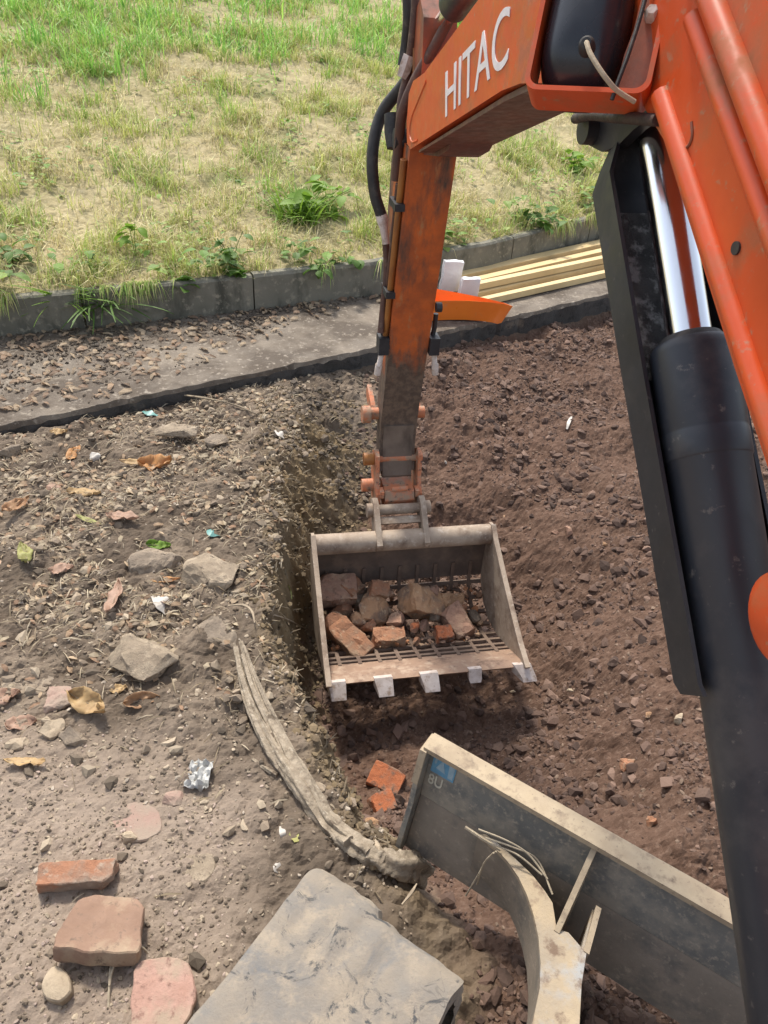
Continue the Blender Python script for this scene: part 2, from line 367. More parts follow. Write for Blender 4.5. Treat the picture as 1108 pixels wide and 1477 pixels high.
clay = mixc(nt, remap(nt, tex(nt, 40, 5, .7), .56, .76), clay, (.27, .205, .125))
bk = mixc(nt, remap(nt, tex(nt, 2.2, 6), .36, .64), (.42, .35, .20), (.30, .255, .135))
bk = mixc(nt, remap(nt, tex(nt, 28, 6, .7), .5, .7), bk, (.52, .45, .28))
bk = mixc(nt, remap(nt, tex(nt, 1.1, 4), .56, .72), bk, (.17, .18, .065))
col = mixc(nt, sp.outputs[0], dryc, frc)
col = mixc(nt, sp.outputs[1], col, clay)
col = mixc(nt, sp.outputs[2], col, bk)
nt.links.new(col, bs.inputs['Base Color']); bs.inputs['Roughness'].default_value = .95
bs.inputs['Specular IOR Level'].default_value = .2
bump(nt, bs, math_(nt, 'ADD', tex(nt, 160, 6, .75), math_(nt, 'MULTIPLY', tex(nt, 45, 5), 1.2)), .55, .006)
MAT['earth'] = m

# ------------------------------------------------------------------ mesh helpers
def link(name, me, mat=None, parent=None, loc=None):
    o = bpy.data.objects.new(name, me)
    COL.objects.link(o)
    if mat is not None: me.materials.append(MAT[mat] if isinstance(mat, str) else mat)
    if parent is not None: o.parent = parent
    if loc is not None: o.location = loc
    return o

def tag(o, label=None, cat=None, group=None, kind=None):
    if label: o['label'] = label
    if cat: o['category'] = cat
    if group: o['group'] = group
    if kind: o['kind'] = kind
    return o

def empty(name, loc, label, cat, group=None):
    o = bpy.data.objects.new(name, None); COL.objects.link(o); o.location = Vector(loc)
    o.empty_display_size = .1
    return tag(o, label, cat, group)

def finish(bm, smooth=True, ang=38, bev=0, seg=2):
    if bev:
        es = [e for e in bm.edges if len(e.link_faces) == 2 and e.calc_face_angle(0) > math.radians(30)]
        bmesh.ops.bevel(bm, geom=es, offset=bev, segments=seg, affect='EDGES', profile=.5, clamp_overlap=True)
    bmesh.ops.recalc_face_normals(bm, faces=bm.faces)
    for f in bm.faces: f.smooth = smooth
    if smooth:
        for e in bm.edges:
            if len(e.link_faces) == 2: e.smooth = e.calc_face_angle(0) < math.radians(ang)

ROOT0 = np.array([.45, -.35, 0.0])           # the digger's origin
class MB:
    """gathers shapes in world coordinates and links them as one mesh object"""
    def __init__(self): self.bm = bmesh.new()
    def face_loop(self, rings, close_ends=True, closed=True):
        bm = self.bm
        vr = [[bm.verts.new(Vector(p)) for p in r] for r in rings]
        n = len(vr[0])
        for a, b in zip(vr, vr[1:]):
            for i in range(n if closed else n - 1):
                j = (i + 1) % n
                try: bm.faces.new((a[i], a[j], b[j], b[i]))
                except ValueError: pass
        if close_ends:
            for r in (vr[0], vr[-1]):
                try: bm.faces.new(r)
                except ValueError: pass
        return vr
    def prism(self, pts_a, pts_b):
        self.face_loop([pts_a, pts_b]); return self
    def swz(self, outline, w0, w1):
        return self.prism([M(s, w0, z) for s, z in outline], [M(s, w1, z) for s, z in outline])
    def box(self, c, ax, ay, az):
        c = np.array(c); ax, ay, az = map(np.array, (ax, ay, az))
        a = [c - ax - ay - az, c + ax - ay - az, c + ax + ay - az, c - ax + ay - az]
        return self.prism(a, [q + 2 * az for q in a])
    def tube(self, pts, r, n=12, caps=True):
        pts = [np.array(p, float) for p in pts]
        rr = r if hasattr(r, '__len__') else [r] * len(pts)
        rings = []; up = None
        for i, p in enumerate(pts):
            d = pts[min(i + 1, len(pts) - 1)] - pts[max(i - 1, 0)]
            d = d / (np.linalg.norm(d) + 1e-9)
            if up is None:
                up = np.array([0, 0, 1.]) if abs(d[2]) < .9 else np.array([1., 0, 0])
            a = np.cross(d, up); a /= np.linalg.norm(a) + 1e-9
            b = np.cross(a, d); up = b
            rings.append([p + rr[i] * (a * math.cos(t) + b * math.sin(t)) for t in np.linspace(0, 2 * math.pi, n, endpoint=False)])
        self.face_loop(rings, caps); return self
    def cyl(self, a, b, r, n=24): return self.tube([a, b], r, n)
    def build(self, name, mat, parent=None, bev=0, seg=2, smooth=True, ang=38, origin=None):
        finish(self.bm, smooth, ang, bev, seg)
        org = ROOT0 if origin is None else np.array(origin)
        me = bpy.data.meshes.new(name)
        for v in self.bm.verts: v.co -= Vector(org)
        self.bm.to_mesh(me); self.bm.free()
        return link(name, me, mat, parent, None if parent is not None else Vector(org))

def spline(pts, n=8):
    """Catmull-Rom through points"""
    p = [np.array(q, float) for q in pts]
    p = [2 * p[0] - p[1]] + p + [2 * p[-1] - p[-2]]
    out = []
    for i in range(1, len(p) - 2):
        for t in np.linspace(0, 1, n, endpoint=False):
            a, b, c, d = p[i - 1], p[i], p[i + 1], p[i + 2]
            out.append(.5 * (2 * b + (c - a) * t + (2 * a - 5 * b + 4 * c - d) * t * t + (3 * b - a - 3 * c + d) * t ** 3))
    out.append(p[-2]); return out

def np_mesh(name, V, T, mat, tint=None, smooth=False, kind='stuff', label=None, cat=None):
    me = bpy.data.meshes.new(name)
    V = np.ascontiguousarray(V, np.float32); T = np.ascontiguousarray(T, np.int32); k = T.shape[1]
    me.vertices.add(len(V)); me.vertices.foreach_set('co', V.ravel())
    me.loops.add(T.size); me.loops.foreach_set('vertex_index', T.ravel())
    me.polygons.add(len(T)); me.polygons.foreach_set('loop_start', np.arange(0, T.size, k, dtype=np.int32))
    me.polygons.foreach_set('loop_total', np.full(len(T), k, np.int32))
    me.polygons.foreach_set('use_smooth', np.full(len(T), smooth, bool))
    me.update(calc_edges=True)
    if tint is not None:
        a = me.attributes.new('tint', 'FLOAT_COLOR', 'POINT')
        a.data.foreach_set('color', np.c_[tint, np.ones(len(tint))].astype(np.float32).ravel())
    o = link(name, me, mat)
    return tag(o, label, cat, kind=kind)

# ------------------------------------------------------------------ the ground
ny, nx = X.shape
idx = np.arange(ny * nx).reshape(ny, nx)
Q = np.stack([idx[:-1, :-1], idx[:-1, 1:], idx[1:, 1:], idx[1:, :-1]], -1).reshape(-1, 4)
ground = np_mesh('ground', np.stack([X, Y, Z], -1).reshape(-1, 3), Q, 'earth', smooth=False, kind='structure', label='bare dug earth with a pit, dry trodden soil and a grassy bank')
za = ground.data.attributes.new('zone', 'FLOAT_COLOR', 'POINT')
pn = .25 * fbm(X * 6, Y * 6, 3, 91)
clay_m = np.clip(WA * 1.3 + pn * (WA > .05), 0, 1) * (Y < 3.3) * (1 - BK)
za.data.foreach_set('color', np.stack([np.clip(FR * 1.1 + pn * (FR > .05) * (FR < .95), 0, 1), clay_m, BK, np.ones_like(X)], -1).astype(np.float32).ravel())
zb = ground.data.attributes.new('zone2', 'FLOAT_COLOR', 'POINT')
zb.data.foreach_set('color', np.stack([np.clip(smooth_zone, 0, 1), np.clip((.30 + .34 * sm((Y - 1.3) / .5) + 1.1 * fbm(X * 2.4, Y * 2.4, 4, 95) + 1.1 * np.exp(-((X + .30) / .27) ** 2 - ((Y - 1.15) / .4) ** 2)) * (1 - smooth_zone * .8), 0, 1), X * 0, np.ones_like(X)], -1).astype(np.float32).ravel())

# concrete path strip with its broken dark edge
def strip_path():
    bm = bmesh.new()
    xv = np.concatenate([np.linspace(-12, -2.4, 12), np.arange(-2.3, 2.4, .03), np.linspace(2.5, 12, 12)])
    rows = []
    for i, x in enumerate(xv):
        j = .012 * float(vnoise(np.array([x * 9.]), np.array([.3]), 5)[0]) + .008 * random.uniform(-1, 1)
        y0 = float(ye(x)) + j; y1 = float(yk(x)) + .012
        zt = .018 + .006 * float(vnoise(np.array([x * 2.]), np.array([.7]), 6)[0])
        chip = .012 * max(0, random.uniform(-1, 1)) ** 2
        r = [bm.verts.new((x + .01, y0 + .015, -.16)), bm.verts.new((x, y0, zt - .022 - chip)), bm.verts.new((x, y0 + .012 + chip, zt - .003))]
        for k in range(1, 9):
            f = k / 8; y = y0 + .012 + (y1 - y0 - .012) * f
            r.append(bm.verts.new((x, y, zt + .005 * float(vnoise(np.array([x * 5.]), np.array([y * 5.]), 8)[0]))))
        rows.append(r)
    for a, b in zip(rows, rows[1:]):
        for k in range(len(a) - 1):
            f = bm.faces.new((a[k], b[k], b[k + 1], a[k + 1])); f.material_index = 1 if k < 1 else 0
    finish(bm, True, 30)
    me = bpy.data.meshes.new('path'); bm.to_mesh(me); bm.free()
    o = link('path', me, 'path'); me.materials.append(MAT['path_edge'])
    tag(o, 'narrow old concrete path strip with a dark broken front edge', kind='structure')
strip_path()

# concrete kerb: blocks end to end
kx = [-6.0, -4.3, -2.62, -1.72, -.86, .02, .78, 1.45, 2.2, 3.6]
kerb = empty('kerb_wall', (-.2, 4.8, 0), 'low weathered grey concrete kerb wall holding back the grass bank', 'kerb wall')
for a, b in zip(kx, kx[1:]):
    bm = bmesh.new()
    n = 10
    rings = []
    tilt = random.uniform(-.006, .006); top = .232 + random.uniform(-.006, .006)
    for i in range(n + 1):
        f = i / n; x = a + .004 + (b - a - .008) * f; y = float(yk(x))
        dx = .01; tx = np.array([dx, float(yk(x + dx)) - y]); tx /= np.linalg.norm(tx); nx_ = np.array([-tx[1], tx[0]])
        wv = .004 * float(vnoise(np.array([x * 6.]), np.array([1.1]), 12)[0])
        pr = [(-.005 + wv, -.12), (-.002 + wv, top - .014), (.010, top + tilt + wv * .6), (.058, top + tilt + wv), (.066, top - .012), (.066, -.12)]
        rings.append([np.array([x + nx_[0] * q, y + nx_[1] * q, z]) - np.array([-.2, 4.8, 0]) for q, z in pr])
    mb = MB(); mb.face_loop(rings); bmesh.ops.recalc_face_normals(mb.bm, faces=mb.bm.faces)
    for f in mb.bm.faces: f.smooth = False
    me = bpy.data.meshes.new('kerb_block'); mb.bm.to_mesh(me); mb.bm.free()
    link('kerb_block', me, 'concrete_kerb', kerb)

# ------------------------------------------------------------------ the digger
dig = empty('mini_excavator', ROOT0, 'orange mini excavator with a riddle bucket, raised boom and dozer blade', 'excavator')

# --- boom
def onboom_early(u, v, w):
    d = ray(u, v); t = (w - (CAM - OB) @ WV) / (d @ WV); return CAM + t * d
bo = [(-.62, 1.205), (-.30, 1.41), (-.21, 1.465), (.055, 1.637), (.14, 1.668), (.26, 1.672), (.60, 1.625), (.70, 1.600), (1.464, 1.346),
      (1.515, 1.352), (1.540, 1.40), (1.536, 1.478), (1.49, 1.515), (1.362, 1.55), (.925, 1.732), (.60, 1.865), (.36, 1.945), (.16, 1.955), (-.04, 1.875), (-.24, 1.735), (-.62, 1.47)]
boom = MB().swz(bo, -.085, .085).build('boom', 'orange', dig, bev=.008)
# pipes along the flank of the lower boom
def flank(off, w, s0, s1, r, name, mat='orange'):
    pts = []
    for s in np.linspace(s0, s1, 14):
        zb = np.interp(s, [-.62, -.30, .087], [1.205, 1.41, 1.655])
        pts.append(M(s, w, zb + off))
    return MB().tube(pts, r, 14).build(name, mat, boom)
flank(.026, -.084, -.60, .085, .0135, 'edge_bead')
flank(.128, -.086, -.60, .05, .0125, 'pipe')
flank(.165, -.088, -.60, .09, .0145, 'pipe')
MB().tube(spline([M(1.33, -.0845, 1.535), M(1.42, -.0845, 1.47), M(1.475, -.0845, 1.425), M(1.485, -.0845, 1.385), M(1.45, -.0845, 1.368), M(1.38, -.0845, 1.385)], 6), .0035, 8).build('weld_seam', 'orange', boom)
pm = onboom_early(1063, 358, -.085)
MB().tube([pm, pm - WV * .0025], .007, 14).build('plug', 'guard', boom)
MB().tube(spline([onboom_early(u, v, -.0852) for u, v in [(998, 176), (999, 196), (994, 210), (986, 214)]], 5), .0022, 6).build('scratch', 'orange_dirty', boom)
# grimy plate under the boom
MB().swz([(.58, 1.629), (.71, 1.590), (1.40, 1.357), (1.40, 1.350), (.71, 1.580), (.57, 1.620)], -.074, .0845).build('wear_plate', 'maroon', boom, bev=.002)
def bpx0(u, v, w):
    d = ray(u, v); t = (w - (CAM - OB) @ WV) / (d @ WV); q = CAM + t * d; return float((q - OB) @ BV), float(q[2])
MB().swz([bpx0(u, v, .083) for u, v in [(628, 205), (640, 217), (660, 224), (690, 227), (706, 218), (717, 198), (722, 186), (690, 176)]], -.03, .083).build('gusset', 'maroon', boom, bev=.009, seg=3)
# cylinder lug under the bend
def bpx(u, v, w):
    d = ray(u, v); t = (w - (CAM - OB) @ WV) / (d @ WV); q = CAM + t * d; return float((q - OB) @ BV), float(q[2])
lug_o = [bpx(u, v, -.052) for u, v in [(828, 156), (836, 186), (850, 210), (868, 219), (890, 211), (915, 186), (945, 165), (945, 140)]]
for w0, w1 in ((-.052, -.034), (.034, .052)):
    MB().swz(lug_o, w0, w1).build('lug', 'guard', boom, bev=.004)
MB().cyl(M(.33, -.07, 1.60), M(.33, .07, 1.60), .022).build('pin', 'guard', boom, bev=.003)

# lettering
def letters(text, corners, name, mat, parent, thick=.0012, offset=0.0, org=ROOT0):
    """corners: bottom-left, bottom-right, top-right, top-left (world) and the outward normal"""
    cu = bpy.data.curves.new('t', 'FONT'); cu.body = text; cu.extrude = .02; cu.offset = offset; cu.resolution_u = 6
    to = bpy.data.objects.new('t', cu); COL.objects.link(to)
    bpy.context.view_layer.update()
    me = bpy.data.meshes.new_from_object(to.evaluated_get(bpy.context.evaluated_depsgraph_get()))
    bpy.data.objects.remove(to); bpy.data.curves.remove(cu)
    co = np.array([v.co[:] for v in me.vertices]); lo = co.min(0); hi = co.max(0)
    u = (co - lo) / (hi - lo)
    bl, br, tr, tl, nrm = [np.array(c, float) for c in corners]
    p = (bl[None] * ((1 - u[:, :1]) * (1 - u[:, 1:2])) + br[None] * (u[:, :1] * (1 - u[:, 1:2])) + tr[None] * (u[:, :1] * u[:, 1:2]) + tl[None] * ((1 - u[:, :1]) * u[:, 1:2]))
    p = p + nrm[None] * (u[:, 2:3] * thick) - org[None]
    for v, q in zip(me.vertices, p): v.co = Vector(q)
    me.materials.clear(); me.name = name
    return link(name, me, mat, parent)
def onboom(u, v, w=-.0852):
    d = ray(u, v); t = (w - (CAM - OB) @ WV) / (d @ WV); return CAM + t * d
letters('HITAC', [onboom(643, 170), onboom(733, 92), onboom(737, 2), onboom(643, 104), -WV], 'lettering', 'white_paint', boom, .0012, .004)

# --- work light and its bent-plate guard on the flank of the bend
GO = P(770, 60, .975)
gx = P(952, 64, .928) - GO; gw = np.linalg.norm(gx); gx /= gw
gz = UP - gx * (UP @ gx); gz /= np.linalg.norm(gz)
gy = np.cross(gz, gx)                         # away from the operator
def GP(a, b, c): return GO + gx * a + gz * b + gy * c
def guard_loop(inset, top):
    a0, a1, b0, r = inset, gw - inset, -.063 + inset, .017 - inset * .6
    pts = [(a0, top)]
    pts += [(a0 + r - r * math.cos(t), b0 + r - r * math.sin(t)) for t in np.linspace(0, math.pi / 2, 7)]
    pts += [(a1 - r + r * math.sin(t), b0 + r - r * math.cos(t)) for t in np.linspace(0, math.pi / 2, 7)]
    pts += [(a1, top)]
    return pts
mb = MB()
rings = []
for (a, b), (c, d) in zip(guard_loop(0, .17), guard_loop(.006, .17)):
    rings.append([GP(a, b, -.008), GP(c, d, -.008), GP(c, d, .045), GP(a, b, .045)])
mb.face_loop(rings)
guard = mb.build('light_guard', 'orange', boom, bev=.0012)
leafo = [(.112, -.056), (gw - .006, -.056), (gw - .006, .17), (.122, .17), (.1205, .08), (.119, .02), (.114, -.01)]
mb = MB(); mb.prism([GP(a, b, .006) for a, b in leafo], [GP(a, b, .012) for a, b in leafo])
mb.build('light_bracket', 'orange_dirty', boom, bev=.001)
mb = MB(); mb.tube([GP(.137, .036, .008), GP(.137, .036, -.004), GP(.137, .036, -.010)], [.0095, .0095, .006], 6); mb.build('bolt', 'bright_steel', boom, bev=.001)
mb = MB()
rings = []
for k, (c, r) in enumerate([(.070, .0535), (.050, .0545), (.03, .0535), (.010, .049), (-.004, .040), (-.013, .027), (-.018, .012)]):
    ring = []
    for t in np.linspace(0, 2 * math.pi, 40, endpoint=False):
        cx, cz = math.cos(t), math.sin(t)
        ring.append(GP(.058 + r * .97 * math.copysign(abs(cx) ** .6, cx), .036 + r * 1.66 * math.copysign(abs(cz) ** .6, cz), c))
    rings.append(ring)
mb.face_loop(rings)
lamp = mb.build('work_light', 'lamp', boom, ang=60)
mb = MB(); mb.tube([GP(.070, -.012, -.004), GP(.070, -.012, -.020), GP(.070, -.013, -.024)], [.011, .0095, .006], 16); mb.build('cable_gland', 'rubber', lamp, bev=.001)
MB().tube(spline([GP(.070, -.012, -.02), GP(.073, -.020, -.034), GP(.080, -.034, -.039), GP(.094, -.052, -.042), GP(.108, -.066, -.040), GP(.120, -.072, -.03), GP(.140, -.074, -.01)], 8), .0030, 8).build('light_cable', 'rope', boom)
MB().tube(spline([GP(.128, .17, -.004), GP(.126, .05, -.006), GP(.121, -.01, -.006), GP(.115, -.05, -.006), GP(.112, -.07, -.004)], 8), .0026, 8).build('light_cable', 'rubber', boom)
MB().tube(spline([M(.34, -.08, 1.612), M(.27, -.088, 1.628), M(.18, -.094, 1.640), M(.07, -.090, 1.655)], 6), .0075, 10).build('hose', 'grimy', boom)
# --- boom cylinder under the boom
C0 = np.array([.33, 1.585]); CA = np.array([0.0, 1.392]); CB = np.array([-0.511, 0.895])
def CY(t, w=0, off=0):      # t metres down the axis from the barrel mouth, off = towards the ground ahead
    d = (CB - CA) / np.linalg.norm(CB - CA); q = CA + d * t + np.array([-d[1], d[0]]) * off
    return M(q[0], w, q[1])
def cring(t, r, n=40): return [CY(t, r * math.cos(a), r * math.sin(a)) for a in np.linspace(0, 2 * math.pi, n, endpoint=False)]
mb = MB(); mb.face_loop([cring(t, r) for t, r in [(0.012, .036), (0, .040), (-.002, .050), (.004, .0545), (.012, .0555), (.118, .0555), (.120, .0548), (.1215, .0555), (.155, .0555), (.1565, .0545), (.158, .0535), (.97, .0535), (.99, .04)]])
barrel = mb.build('boom_cylinder', 'black', dig, ang=50)
mb = MB(); mb.face_loop([cring(t, .0295) for t in (.03, -.1, -.25, -.40)]); mb.build('rod', 'chrome', barrel)
mb = MB(); mb.face_loop([cring(t, r) for t, r in [(.002, .0315), (-.006, .0315), (-.012, .040), (0, .0475), (.004, .048)]]); mb.build('rod_seal', 'rubber', barrel)
mb = MB(); mb.tube([CY(-.415, -.034), CY(-.415, .034)], .045, 24); mb.build('rod_eye', 'guard', barrel, bev=.004)
# the channel-shaped guard that travels with the rod, on the far side of the cylinder
def chan(t, w, off): return CY(t, w, off - .036 * max(0.0, (t + .2) / .65))
gm = MB()
def cs(t, far=.0, half=.072, depth=.075):
    lo = .018
    return [chan(t, -half, lo), chan(t, -half, depth), chan(t, half, depth), chan(t, half, lo), chan(t, half - .006, lo), chan(t, half - .006, depth - .007), chan(t, -half + .006, depth - .007), chan(t, -half + .006, lo)]
gm.face_loop([cs(-.345, half=.040, depth=.040), cs(-.30, half=.060, depth=.066), cs(-.27), cs(0), cs(.44), cs(.455, half=.068, depth=.07)])
cgd = gm.build('cylinder_guard', 'guard', dig, bev=.0015)
gm = MB(); gm.face_loop([[chan(t, -.0655, .0575), chan(t, .0655, .0575), chan(t, .0655, .0675), chan(t, -.0655, .0675)] for t in (-.23, -.1, .03)])
gm.build('dusty_lining', 'guard_dusty', cgd)
# orange foot boss low on the right
fb = P(1146, 892, .80)
mb = MB(); mb.tube([fb - WV * .026, fb - WV * .018, fb + WV * .03], [.036, .050, .050], 32)
foot = mb.build('foot_boss', 'orange', dig, bev=.010, seg=3)

# --- arm
ao = [(1.50, 1.50), (1.515, 1.38), (1.525, 1.30), (1.612, .83), (1.700, .34), (1.706, .20), (1.668, .105), (1.71, .085), (1.765, .13), (1.80, .40), (1.83, .90), (1.80, 1.25), (1.75, 1.50), (1.72, 1.64), (1.66, 1.68), (1.60, 1.66)]
arm_lo = [(1.525, 1.335), (1.612, .83), (1.700, .34), (1.706, .21), (1.676, .105), (1.71, .080), (1.765, .115), (1.80, .40), (1.83, .90), (1.80, 1.25), (1.76, 1.335)]
arm = MB().swz(arm_lo, -.072, .072).build('arm', 'arm', dig, bev=.007)
MB().swz([(1.548, 1.325), (1.545, 1.50), (1.58, 1.66), (1.64, 1.70), (1.71, 1.66), (1.74, 1.50), (1.755, 1.325)], -.048, .048).build('arm_head', 'orange_dirty', arm, bev=.006)
MB().swz([(1.695, .300), (1.7015, .21), (1.668, .085), (1.674, .075), (1.69, .07), (1.73, .09), (1.73, .300)], -.060, .060).build('arm_nose', 'arm_mud', arm, bev=.004)
# wear strip welded to the near face, lower half
MB().swz([(1.635, .66), (1.697, .345), (1.70, .345), (1.64, .66)], -.05, .05)
# pipes and hoses on the flank
for w, zt, zb, mt, r in [(-.083, 1.30, .62, 'yellow_grime', .011), (-.086, 1.22, .66, 'hose_brown', .008)]:
    ds = .03 if w > -.085 else .065
    MB().tube([M(np.interp(z, [.34, 1.30], [1.70, 1.525]) + ds, w, z) for z in np.linspace(zt, zb, 8)], r, 10).build('pipe', mt, arm)
for zc in (1.16, .86, .66):
    MB().box(M(np.interp(zc, [.34, 1.30], [1.70, 1.525]) + .05, -.086, zc), BV * .05, WV * .016, np.array([0, 0, .011])).build('pipe_clamp', 'guard', arm, bev=.002)
# auxiliary couplings either side
for sg in (-1, 1):
    sB = 1.655 if sg > 0 else 1.665
    MB().box(M(sB, sg * .092, .66), BV * .03, WV * .018, np.array([0, 0, .032])).build('valve_block', 'guard', arm, bev=.003)
    MB().tube([M(sB - .01, sg * .096, .63), M(sB - .012, sg * .102, .59), M(sB - .012, sg * .104, .585), M(sB - .012, sg * .108, .545)], [.010, .010, .013, .012], 12).build('coupling', 'bright_steel', arm, bev=.001)
    MB().tube([M(sB + .01, sg * .09, .69), M(sB + .012, sg * .095, .72), M(sB + .012, sg * .095, .77)], .009, 10).build('coupling', 'guard', arm)
MB().tube([M(1.60, .074, .82), M(1.60, .094, .82)], .017, 12).build('bolt', 'guard', arm, bev=.002)
# link pins
MB().cyl(M(1.775, -.125, .315), M(1.775, .115, .315), .024).build('link_pin', 'hitch', arm, bev=.004)
MB().cyl(M(1.77, -.138, .315), M(1.77, -.105, .315), .034).build('pin_boss', 'hitch', arm, bev=.004)
# bucket cylinder on the far side
MB().tube([M(1.90, 0, 1.28), M(1.905, 0, .75)], .038, 20).build('bucket_cylinder', 'navy', dig, bev=.003)
MB().tube([M(1.905, 0, .78), M(1.90, 0, .36)], .019, 16).build('bucket_rod', 'chrome', dig)
MB().swz([(1.90, .38), (1.92, .33), (1.80, .285), (1.76, .32), (1.79, .345)], -.10, -.082).build('link', 'hitch', dig, bev=.003)
MB().swz([(1.90, .38), (1.92, .33), (1.80, .285), (1.76, .32), (1.79, .345)], .082, .10).build('link', 'hitch', dig, bev=.003)
# arm cylinder along the top of the boom
acy = MB().tube([M(1.44, 0, 1.70), M(.55, 0, 2.06)], .043, 28).build('arm_cylinder', 'navy', dig, bev=.004)
MB().tube([M(1.46, 0, 1.692), M(1.62, 0, 1.628)], .022, 20).build('rod', 'chrome', acy)
MB().tube([M(1.63, -.035, 1.625), M(1.63, .035, 1.625)], .038, 20).build('rod_eye', 'orange_dirty', acy, bev=.004)
# hoses: the big black loop and the brown ones beside it
hz = dict(parent=arm)
MB().tube(spline([P(628, 70, 2.22), P(604, 95, 2.30), P(578, 128, 2.38), P(553, 160, 2.44), P(541, 195, 2.46), P(537, 235, 2.48), P(541, 280, 2.52), P(550, 310, 2.55)], 8), .019, 14).build('hose', 'rubber', **hz)
MB().tube([P(549, 306, 2.55), P(552, 318, 2.555), P(554, 330, 2.56), P(557, 352, 2.58)], [.02, .02, .014, .012], 12).build('hose_fitting', 'bright_steel', **hz)
MB().tube(spline([P(556, 345, 2.58), P(558, 390, 2.63), P(553, 440, 2.69), P(549, 480, 2.73)], 6), .012, 10).build('hose', 'hose_brown', **hz)
MB().tube(spline([P(690, -40, 1.95), P(660, 5, 2.05), P(630, 62, 2.14), P(598, 118, 2.22), P(580, 165, 2.28), P(575, 215, 2.36), P(571, 260, 2.42)], 8), .0155, 12).build('hose', 'hose_brown', **hz)
MB().tube(spline([P(601, -40, 2.15), P(599, 10, 2.2), P(594, 60, 2.25), P(588, 105, 2.3), P(578, 150, 2.33), P(576, 205, 2.37), P(572, 250, 2.42)], 8), .012, 12).build('hose', 'hose_brown', **hz)
MB().tube(spline([P(585, -40, 2.2), P(588, 20, 2.25), P(585, 62, 2.3), P(580, 95, 2.33)], 8), .014, 12).build('hose', 'rubber', **hz)
MB().tube([P(590, 80, 2.27), P(584, 100, 2.29), P(579, 112, 2.30)], [.019, .021, .016], 6).build('hose_fitting', 'bright_steel', **hz)
MB().box(P(606, 92, 2.27), RT * .022, UP * .035, FW * .02).build('pipe_clamp', 'yellow_grime', arm, bev=.004)
MB().box(P(616, 55, 2.24), RT * .028, UP * .010, FW * .02).build('pipe_clamp', 'guard', arm, bev=.003)
MB().tube([P(566, 165, 2.40), P(567, 190, 2.41), P(568, 214, 2.42)], [.026, .028, .022], 14).build('swivel', 'rubber', arm, bev=.003)
MB().tube([M(1.64, -.10, 1.34), M(1.64, -.06, 1.34)], .03, 16).build('pin_cap', 'guard', arm, bev=.004)

# --- quick hitch
hitch = MB().swz([(1.60, .055), (1.585, .02), (1.60, -.03), (1.66, -.035), (1.70, .0), (1.70, .055)], -.060, .060).build('quick_hitch', 'hitch', dig, bev=.004)
for sg in (-1, 1):
    MB().swz([(1.655, .185), (1.69, .20), (1.735, .17), (1.745, .06), (1.71, -.03), (1.64, -.05), (1.585, -.03), (1.60, .04), (1.625, .06), (1.64, .10)], sg * .086 - .0075, sg * .086 + .0075).build('hitch_plate', 'hitch', hitch, bev=.003)
    MB().box(M(1.608, sg * .072, .045), BV * .02, WV * .008, np.array([0, 0, .014])).build('hitch_rib', 'hitch', hitch, bev=.002)
MB().tube([M(1.605, -.03, .062), M(1.60, .0, .066), M(1.605, .03, .062)], .011, 10).build('latch', 'hitch', hitch)
MB().tube([M(1.70, -.135, .15), M(1.70, .105, .15)], .017, 16).build('pin', 'hitch', hitch, bev=.002)
MB().tube([M(1.69, -.140, .03), M(1.69, -.094, .03)], .027, 16).build('pin_boss', 'hitch', hitch, bev=.003)
MB().tube([M(1.70, -.135, .15), M(1.70, -.095, .15)], .026, 16).build('pin_boss', 'yellow_grime', hitch, bev=.003)

# --- riddle bucket
LIP = (.955, -.283); TUBE = (1.461, -.083)
prof = [LIP, (1.02, -.318), (1.12, -.365), (1.22, -.405), (1.32, -.425), (1.41, -.405), (1.475, -.345), (1.502, -.26), (1.50, -.17), (1.485, -.10)]
HW = .362
bucket = bpy.data.objects.new('bucket', None); COL.objects.link(bucket); bucket.parent = dig
bl = [(.905, -.272), (.94, -.315)] + prof[1:] + [(1.49, -.045), (1.452, -.035), (1.40, -.075), (1.20, -.165), (1.0, -.245)]
for sg in (-1, 1):
    MB().swz(bl, sg * HW - .006, sg * HW + .006).build('side_plate', 'tan_steel', bucket, bev=.002)
    fl = [(.90, -.262), (1.0, -.236), (1.20, -.156), (1.40, -.066), (1.452, -.028), (1.458, -.036), (1.40, -.078), (1.20, -.168), (1.0, -.248), (.905, -.274)]
    MB().swz(fl, sg * HW - .0095, sg * HW + .0095).build('side_edge', 'tan_steel', bucket, bev=.003)
MB().cyl(M(TUBE[0], -HW + .005, TUBE[1]), M(TUBE[0], HW - .005, TUBE[1]), .041, 36).build('torque_tube', 'tan_steel', bucket)
# solid back plate below the tube
def sheet(path, w0, w1, th, name, mat):
    pts = [np.array(p) for p in path]; out = []
    for i, p in enumerate(pts):
        d = pts[min(i + 1, len(pts) - 1)] - pts[max(i - 1, 0)]; d /= np.linalg.norm(d); nrm = np.array([d[1], -d[0]])
        out.append(p + nrm * th)
    outline = [tuple(p) for p in pts] + [tuple(p) for p in out[::-1]]
    return MB().swz(outline, w0, w1).build(name, mat, bucket, bev=.0015)
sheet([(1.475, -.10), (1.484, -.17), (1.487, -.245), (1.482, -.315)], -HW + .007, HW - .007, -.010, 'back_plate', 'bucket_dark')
# cutting edge
MB().swz([(.925, -.283), (.935, -.300), (1.06, -.350), (1.065, -.338), (.96, -.284)], -HW + .004, HW - .004).build('cutting_edge', 'lip_steel', bucket, bev=.002)
